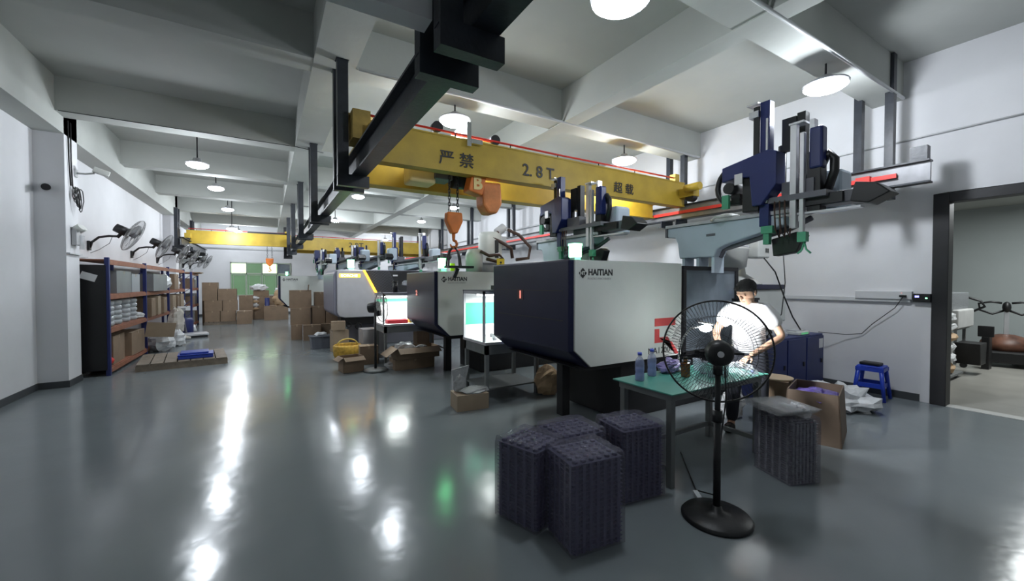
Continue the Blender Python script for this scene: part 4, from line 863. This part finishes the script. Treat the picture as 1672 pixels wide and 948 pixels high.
# ================================================================ BIG PEDESTAL FAN
bf = thing('pedestal_fan', 'large black pedestal fan standing before the teal table', 'fan', (2.6,1.61,0))
obj('base', M().lathe([(.22,0),(.225,.012),(.21,.03),(.12,.05),(.04,.06),(.03,.09)],40), black_m, bf)
obj('pole', M().cyl((0,0,.06),(0,0,.72),.024).cyl((0,0,.6),(0,0,1.02),.018).cyl((0,0,.66),(0,0,.74),.032), blackmetal, bf)
yw = math.atan2(1.61,2.6)                      # axis points away from the camera
TF = Tr(.0,.0,1.13)@R_(0,0,yw-PI/2+.12)@R_(-.05,0,0)
obj('motor', M().lathe([(.03,-.13),(.07,-.12),(.085,-.08),(.087,-.02),(.07,.02)],24,TF@R_(-PI/2,0,0)@Tr(0,0,.0)).cyl((0,0,.98-1.13),(0,0,-.05),.03,T=Tr(0,0,1.13)), black_m, bf)
obj('emblem', M().cyl((0,-.137,0),(0,-.128,0),.02,n=20,T=TF), alu_m, bf)
obj('oscillation_knob', M().cyl((-.14,-.03,0),(-.05,-.03,0),.008,T=TF).cyl((.05,-.03,0),(.15,-.03,0),.008,T=TF).b(-.15,-.12,-.045,-.015,-.012,.012,TF), black_m, bf)
TC = TF@Tr(0,.08,0)
obj('cage', cage(M(), .345, .085, 84, .0015, TC), fanwire, bf, kind='stuff')
obj('rim', ring(M(),.347,.0065,TC,64), black_m, bf)
obj('blade', blades(M(), .30, TC), fan_blade, bf)
obj('blade_hub', M().cyl((0,-.04,0),(0,.05,0),.045,T=TC), black_m, bf)
pipe('cable', [(2.63,1.58,1.05),(2.68,1.6,.8),(2.65,1.62,.5),(2.66,1.66,.12),(2.8,1.9,.01),(3.3,2.4,.01)], .005, cable_m, 'black mains cord hanging behind the pole of the big fan', 'cable')
tag(obj('plug_wrap', M().c((0,0,0),(.035,.11,.02),Tr(2.72,1.83,.02)@R_(.1,0,-.6)), bag_m), 'white plastic tag lying by the base of the big fan', 'tag')

# ================================================================ PERSON
def skin_mesh(vs, es, rs, root=0, sub=2):
    me = bpy.data.meshes.new('sk'); me.from_pydata(vs, es, []); o = bpy.data.objects.new('sk', me); S.collection.objects.link(o)
    md = o.modifiers.new('s','SKIN'); md.use_smooth_shade = True
    for i,r in enumerate(rs):
        r = r if isinstance(r,tuple) else (r,r); me.skin_vertices[0].data[i].radius = r
        me.skin_vertices[0].data[i].use_root = (i==root)
    sb = o.modifiers.new('u','SUBSURF'); sb.levels = sub; sb.render_levels = sub
    dg = bpy.context.evaluated_depsgraph_get(); r = bpy.data.meshes.new_from_object(o.evaluated_get(dg))
    bpy.data.objects.remove(o); return r
def joinm(ms):
    m = M()
    for me in ms:
        if isinstance(me, M): m.add(me.v, me.f, None, True); continue
        m.add([v.co.copy() for v in me.vertices], [tuple(p.vertices) for p in me.polygons], None, True)
    return m
PX,PY = 4.42,2.40
FW = Vector((-.93,-.37,0)).normalized(); LF = Vector((-FW.y, FW.x, 0))   # forward, person's left
LF = Vector((0,0,1)).cross(FW)
def W(l,f_,z): return tuple(Vector((PX,PY,0)) + LF*l + FW*f_ + Vector((0,0,z)))
Wl = lambda p: tuple(Vector(p)-Vector((PX,PY,0)))
V = lambda l,f_,z: Wl(W(l,f_,z))
ps = thing('person', 'person in a white T-shirt and dark trousers bending over the teal table', 'person', (PX,PY,0))
# joints
sh_l, sh_r = (.185,.02,1.29), (-.185,.02,1.29)
el_r = (-.30,.12,1.06); wr_r = (-.20,.34,.87)
el_l = (.31,.08,1.05); wr_l = (.06,.36,.87)
body_v = [V(0,-.04,.93), V(0,-.03,1.1), V(0,.0,1.25), V(0,.03,1.31), V(0,.08,1.40), V(0,.12,1.46),
          V(*sh_l), V(*el_l), V(*wr_l), V(*sh_r), V(*el_r), V(*wr_r),
          V(.1,-.03,.88), V(.12,-.01,.48), V(.13,-.05,.09), V(.13,.03,.04), V(.13,.14,.03),
          V(-.1,-.03,.88), V(-.13,.05,.48), V(-.15,.0,.09), V(-.15,.08,.04), V(-.15,.19,.03)]
body_e = [(0,1),(1,2),(2,3),(3,4),(4,5),(3,6),(6,7),(7,8),(3,9),(9,10),(10,11),(0,12),(12,13),(13,14),(14,15),(15,16),(0,17),(17,18),(18,19),(19,20),(20,21)]
body_r = [.12,.11,.12,.075,.052,.052,.05,.042,.027,.05,.042,.027,.085,.058,.04,.04,.03,.085,.058,.04,.04,.03]
parts = [skin_mesh(body_v, body_e, body_r)]
# head
HC = Vector(V(0,.17,1.495)); fh = (Vector((FW.x,FW.y,-.5))).normalized(); fh = (fh + LF*-.4*1).normalized()
upv = (Vector((0,0,1))-fh*fh.z).normalized(); rt = fh.cross(upv)
HM = Matrix(((rt.x,fh.x,upv.x,HC.x),(rt.y,fh.y,upv.y,HC.y),(rt.z,fh.z,upv.z,HC.z),(0,0,0,1)))
hd = M().ball((0,0,.02),(.082,.10,.105),20,14,HM).ball((0,.035,-.055),(.058,.062,.07),16,12,HM)
hd.ball((0,.108,-.01),(.014,.022,.026),10,8,HM).ball((0,.095,.022),(.05,.014,.012),10,6,HM)
hd.ball((0,.092,-.058),(.024,.012,.007),10,6,HM).ball((0,.088,-.072),(.02,.012,.007),10,6,HM)
for s_ in (-1,1): hd.ball((s_*.084,-.005,0),(.012,.022,.034),10,8,HM).ball((s_*.032,.088,.008),(.014,.01,.008),10,6,HM)
hd.cyl(tuple(Vector(V(0,.07,1.40))), tuple(HC-upv*.03-fh*.03), .058, .055, 14)
parts.append(hd)
# hands: palm + five fingers each
def hand(wr, side):
    out = []; wv = Vector(V(*wr)); d = (LF*(-side*.45)+FW*.75+Vector((0,0,-.35))).normalized(); 
    n = Vector((0,0,1)); n = (n-d*n.dot(d)).normalized(); s_ = d.cross(n)*side
    out.append(skin_mesh([tuple(wv), tuple(wv+d*.04), tuple(wv+d*.085)], [(0,1),(1,2)], [(.024,.02),(.036,.018),(.038,.015)]))
    for k,(off,Ln) in enumerate(((-.03,.07),(-.01,.082),(.01,.077),(.03,.06))):
        b0 = wv+d*.08+s_*off; dd = (d*.85-n*.3).normalized(); d2 = (d*.4-n*.9).normalized()
        out.append(skin_mesh([tuple(b0-d*.02),tuple(b0+dd*Ln*.45),tuple(b0+dd*Ln*.45+d2*Ln*.35),tuple(b0+dd*Ln*.4+d2*Ln*.62)],[(0,1),(1,2),(2,3)],[.009,.0085,.0078,.006],sub=1))
    b0 = wv+d*.03-s_*.03; dt = (d*.55-s_*.65-n*.35).normalized()
    out.append(skin_mesh([tuple(b0),tuple(b0+dt*.035),tuple(b0+dt*.05+d*.03)],[(0,1),(1,2)],[.013,.0105,.008],sub=1))
    return out
parts += hand(wr_r,-1) + hand(wr_l,1)
obj('body', joinm(parts), skin_m, ps)
hr = M().ball((0,-.014,.045),(.093,.112,.098),28,20)
def hv(p):
    x,y,z = p
    fr = max(0,min(1,(y-.02)/.06))*max(0,min(1,(.055-z)/.04))
    lo_ = max(0,min(1,(-.02-z)/.04))
    k_ = 1-.32*fr-.12*lo_
    n_ = 1+.05*noise.noise(Vector((x*40,y*40,z*40)))
    return HM @ Vector((x*k_*n_, y*k_*n_, z*n_))
hr.v = [tuple(hv(p)) for p in hr.v]
hr.ball((0,-.06,-.015),(.07,.05,.06),18,12,HM)
for s_ in (-1,1): hr.ball((s_*.079,-.005,.01),(.014,.03,.05),12,8,HM)
hr.ball((.02,.06,.075),(.06,.035,.028),14,10,HM,nz=.3,seed=7)
obj('hair', hr, hair_m, ps)
# shirt
sl_r = tuple(Vector(sh_r).lerp(Vector(el_r),.72)); sl_l = tuple(Vector(sh_l).lerp(Vector(el_l),.72))
sv = [V(0,-.04,.80), V(0,-.03,1.0), V(0,.0,1.16), V(0,.02,1.27), V(0,.06,1.36), V(*sh_l), V(*sl_l), V(*sh_r), V(*sl_r)]
obj('shirt', joinm([skin_mesh(sv, [(0,1),(1,2),(2,3),(3,4),(3,5),(5,6),(3,7),(7,8)], [(.185,.16),(.18,.155),(.18,.155),(.155,.14),(.088,.085),.108,.1,.108,.1])]), shirt_m, ps)
tv = [V(0,-.04,.97), V(0,-.03,.88), V(.1,-.03,.78), V(.12,-.01,.48), V(.13,-.05,.07), V(-.1,-.03,.78), V(-.13,.05,.48), V(-.15,.0,.07)]
obj('trousers', joinm([skin_mesh(tv, [(0,1),(1,2),(2,3),(3,4),(1,5),(5,6),(6,7)], [(.15,.135),(.15,.13),(.105,.105),.08,.062,(.105,.105),.08,.062])]), trouser_m, ps)
for l_,f0 in ((.13,.06),(-.15,.11)):
    obj('shoe', M().ball(V(l_,f0,.045),(.055,.055,.05),14,8,flat=.0).ball(tuple(Vector(V(l_,f0,.04))+FW*.08),(.05,.05,.035),14,8,flat=0).ball(tuple(Vector(V(l_,f0,.04))-FW*.06),(.045,.045,.045),12,8,flat=0), black_m, ps)

# ================================================================ RIGHT SIDE
bc = thing('blue_cabinet', 'navy blue metal cabinet against the right wall behind the worker', 'cabinet', (5.6,2.8,0))
obj('cabinet_body', M().b(5.6,7.25,2.82,3.3,.04,.83), cabblue, bc, .01, world=True)
obj('plinth', M().b(5.65,7.2,2.86,3.25,0,.04), black_m, bc, world=True)
for i,x in enumerate((5.62,6.17,6.72)):
    d_ = obj('door', M().b(x,x+.51,2.8,2.82,.08,.8), cabblue, bc, .004, world=True)
    hh = obj('handle', M().b(x+.42,x+.45,2.785,2.8,.4,.46), blackmetal, d_)
obj('label_sheet', M().b(7.08,7.2,2.797,2.8,.62,.76), sheet_m, bc, world=True)
sc_ = thing('weighing_scale', 'small white weighing scale with green display on the blue cabinet', 'scale', (6.75,2.95,.831))
obj('scale_body', M().b(-.16,.16,-.1,.1,0,.05), hopper_m, sc_, .01); obj('pan', M().b(-.14,.14,-.05,.1,.05,.065), alu_m, sc_); obj('display', M().b(-.1,.1,-.102,-.1,.012,.038), mat('lcd',(.1,.3,.15),.3,em=(.1,.5,.2),es=.6), sc_)
tag(obj('film_bundle', M().ball((0,0,.08),(.28,.15,.1),14,10,nz=.4,seed=91,flat=0), clear_m, loc=(6.0,3.05,.831)), 'crumpled clear bags on the blue cabinet', 'film')
td = thing('tape_dispenser', 'black tape gun lying on the blue cabinet', 'tape dispenser', (5.8,2.92,.831))
obj('grip', M().tube([(-.1,0,.05),(0,0,.13),(.1,0,.13),(.16,0,.03)],.022,6), black_m, td); obj('frame', M().b(-.14,.02,-.03,.03,0,.05), black_m, td)
tag(obj('glass_jar', M().lathe([(.05,0),(.055,.05),(.03,.08),(.03,.1)],14), clear_m, loc=(6.35,2.95,.831)), 'small clear jar between the bags and the scale', 'jar')
# wall trunking, outlet and controller
tr = thing('cable_trunking', 'white cable trunking along the right wall ending at the socket box', 'trunking', (7.48,2.6,1.4))
obj('channel', M().b(7.46,7.5,1.9,3.9,1.33,1.39), p_m, tr, .003, world=True); obj('socket_box', M().b(7.44,7.5,1.88,2.5,1.37,1.48), p_m, tr, .005, world=True)
obj('plug', M().b(7.4,7.45,1.93,2.0,1.4,1.43), black_m, tr, .004, world=True); obj('red_led', M().b(7.438,7.44,1.98,1.99,1.45,1.46), red_em, tr, world=True)
ac = thing('door_controller', 'black wall controller with violet and green lights by the doorway', 'controller', (7.48,1.8,1.4))
obj('case', M().b(7.44,7.5,1.7,1.87,1.34,1.45), black_m, ac, .005, world=True)
obj('screen', M().b(7.437,7.44,1.81,1.85,1.4,1.425), screen_em, ac, world=True); obj('green_light', M().b(7.437,7.44,1.73,1.75,1.385,1.4), green_em, ac, world=True)
pipe('cable', [(7.42,1.96,1.41),(7.44,2.05,1.25),(7.46,2.3,1.0),(7.47,2.42,.85),(7.44,2.6,.82),(7.3,2.9,.835)], .005, cable_m, 'thin cord sagging from the wall socket to the blue cabinet', 'cable')
# stool
st = thing('plastic_stool', 'blue plastic stool against the right wall near the doorway', 'stool', (7.16,2.2,0), .1)
obj('seat', M().b(-.14,.14,-.14,.14,.44,.46), stoolblue, st, .01)
for sx in (-1,1):
    for sy in (-1,1):
        vs = [(sx*.13,sy*.13,.44),(sx*.07,sy*.13,.44),(sx*.07,sy*.12,.44),(sx*.13,sy*.12,.44)]
        m_ = M(); a = (sx*.14,sy*.14,.44); 
        m_.tube([(sx*.115,sy*.115,.45),(sx*.165,sy*.165,0.0)],[.032,.024],4)
        obj('leg', m_, stoolblue, st)
obj('rung', M().b(-.15,.15,-.145,-.13,.17,.23).b(-.15,.15,.13,.145,.17,.23).b(-.145,-.13,-.15,.15,.17,.23).b(.13,.145,-.15,.15,.17,.23), stoolblue, st)
obj('skirt', M().b(-.15,.15,-.145,-.135,.39,.44).b(-.15,.15,.135,.145,.39,.44).b(-.145,-.135,-.15,.15,.39,.44).b(.135,.145,-.15,.15,.39,.44), stoolblue, st)
tag(obj('black_pouch', M().b(7.08,7.24,2.1,2.32,.461,.5), black_m, bevel=.012), 'flat black object lying on the blue stool', 'pouch')
tag(obj('plastic_bag', M().ball((0,0,.1),(.26,.28,.16),16,12,nz=.45,seed=95,flat=0).ball((-.2,.25,.2),(.16,.16,.13),12,8,nz=.4,seed=96), bag_m, loc=(6.3,2.17,0)), 'white crumpled bag on the floor beside the blue stool', 'bag')
# big brown bin carton, wooden-topped carton
bb = thing('parts_bin', 'tall open brown carton filled with purple parts right of the grey tray stack', 'carton', (4.95,1.98,0), .28)
m_ = M(); L,D,H = .62,.46,.5
for a,b_,c_,d_ in ((-L/2,L/2,-D/2,-D/2+.012),(-L/2,L/2,D/2-.012,D/2),(-L/2,-L/2+.012,-D/2,D/2),(L/2-.012,L/2,-D/2,D/2)): m_.b(a,b_,c_,d_,0,H)
m_.v = [(x*(1.05-.0*z),y*(1.05),z) if z<.1 else (x*.93,y*.93,z) for x,y,z in m_.v]
obj('box_walls', m_, mat('dark_cardboard',(.14,.1,.07),.8,var=.12,scale=4), bb)
pm = mat('purple_parts',(.12,.08,.35),.3,var=.3,scale=30)
obj('contents', M().ball((0,0,.41),(.27,.19,.07),22,12,nz=.3,seed=97), pm, bb)
ws = thing('carton', 'carton with a round pale wooden lid on top beside the brown bin', 'carton', (5.05,2.42,0), .3, 'cardboard cartons on the factory floor')
obj('box_body', M().b(-.16,.16,-.14,.14,0,.49), card_m, ws, .004); obj('round_lid', M().cyl((0,0,.49),(0,0,.51),.17,n=28), mat('pale_wood',(.55,.42,.28),.6), ws)
obj('tape', M().b(-.08,.08,-.142,-.14,.36,.4), tape_m, ws)
tag(obj('plastic_bag', M().ball((0,0,.16),(.14,.12,.2),14,10,nz=.4,seed=98,flat=0), bag_m, loc=(4.75,2.75,0)), 'white bag on the floor behind the legs of the worker', 'bag')

# ================================================================ SIDE ROOM
gt = thing('platform_cart', 'cart loaded with a big grey wrapped block and pale table in the side room', 'cart', (10.6,2.35,0))
obj('deck', M().b(-.6,.7,-.3,.35,.75,.79), leg_m, gt, .005)
for x in (-.5,.6):
    for y in (-.25,.28): obj('leg', M().b(x-.02,x+.02,y-.02,y+.02,.08,.75), leg_m, gt); 
for x in (-.5,.6):
    for y in (-.25,.28): obj('caster', M().cyl((x-.02,y,.05),(x+.02,y,.05),.05), black_m, gt)
tag(obj('wrapped_block', M().b(10.1,11.2,2.05,2.7,1.12,1.42), mat('wrapped_grey_foam',(.2,.21,.22),.35,var=.15,scale=20,bump=.5), bevel=.01), 'big dark grey wrapped block at the top of the side-room cart', 'block')
tag(obj('white_case', M().b(10.2,11.2,1.98,2.68,.792,1.12), mat('white_case_m',(.5,.5,.49),.5,var=.08), bevel=.02), 'white case under the grey block on the side-room cart', 'case')
for i in range(6): tag(obj('plastic_sack', M().ball((0,0,0),(.35,.2,.11),14,8,nz=.2,seed=101+i), bag_m if i%3 else kraft_m, loc=(9.75,2.12,.18+i*.17)), ['lowest','second','third','fourth','fifth','topmost'][i]+' pale sack in the heap just inside the doorway', 'sack', 'sacks heaped in the side room')
tag(obj('plank_deck', M().b(9.3,10.15,1.9,2.4,.06,.09).cyl((9.9,1.95,.03),(9.95,1.95,.03),.03), leg_m), 'low trolley deck under the sack heap in the side room', 'trolley')
tag(obj('black_bin', M().prism([(10.35,.55),(10.4,.18),(10.75,.18),(10.8,.55)],'y',1.75,2.05), black_m, bevel=.01), 'black bin hung below the side-room cart', 'bin')
pj = thing('pallet_truck', 'electric pallet truck with looped handle in the side room', 'pallet truck', (12.3,1.75,0), .2)
obj('chassis', M().b(-.5,.5,-.35,.4,.08,.3), black_m, pj, .03); obj('cover', M().ball((0,0,.38),(.42,.35,.22),18,10,flat=.2), mat('rust_cover',(.12,.05,.03),.5,var=.5), pj)
obj('tiller', M().b(-.04,.04,-.03,.03,.5,1.05), alu_m, pj); obj('head', M().ball((0,0,1.12),(.1,.06,.11),12,8), black_m, pj)
for s_ in (-1,1): obj('handle_loop', M().tube([(0,s_*.04,1.05),(s_*.0-.0,s_*.18,.98),(0,s_*.34,1.05),(0,s_*.36,1.18),(0,s_*.2,1.22),(0,s_*.06,1.2)],.02,8), black_m, pj)
obj('fork', M().b(.5,1.6,-.3,-.14,.06,.11).b(.5,1.6,.18,.34,.06,.11), black_m, pj)
for y in (-.3,.3): obj('wheel', M().cyl((-.35,y-.04,.08),(-.35,y+.04,.08),.08), black_m, pj)
hb2 = thing('handlebar_cart', 'thin curved black handle of a cart behind the grey block', 'handle', (11.5,1.95,0))
obj('bar', M().tube([(0,.45,1.3),(0,.2,1.33),(0,0,1.25),(0,-.05,1.15),(0,.1,1.05),(0,.3,.92)],.022,6), black_m, hb2); obj('post', M().b(-.02,.02,.3,.34,0,1.3), leg_m, hb2)
tag(obj('small_monitor', M().b(11.3,11.35,1.75,1.95,.6,.8).b(11.3,11.5,1.8,1.9,0,.6), black_m, bevel=.01), 'small black box on a stand between cart and pallet truck', 'box')
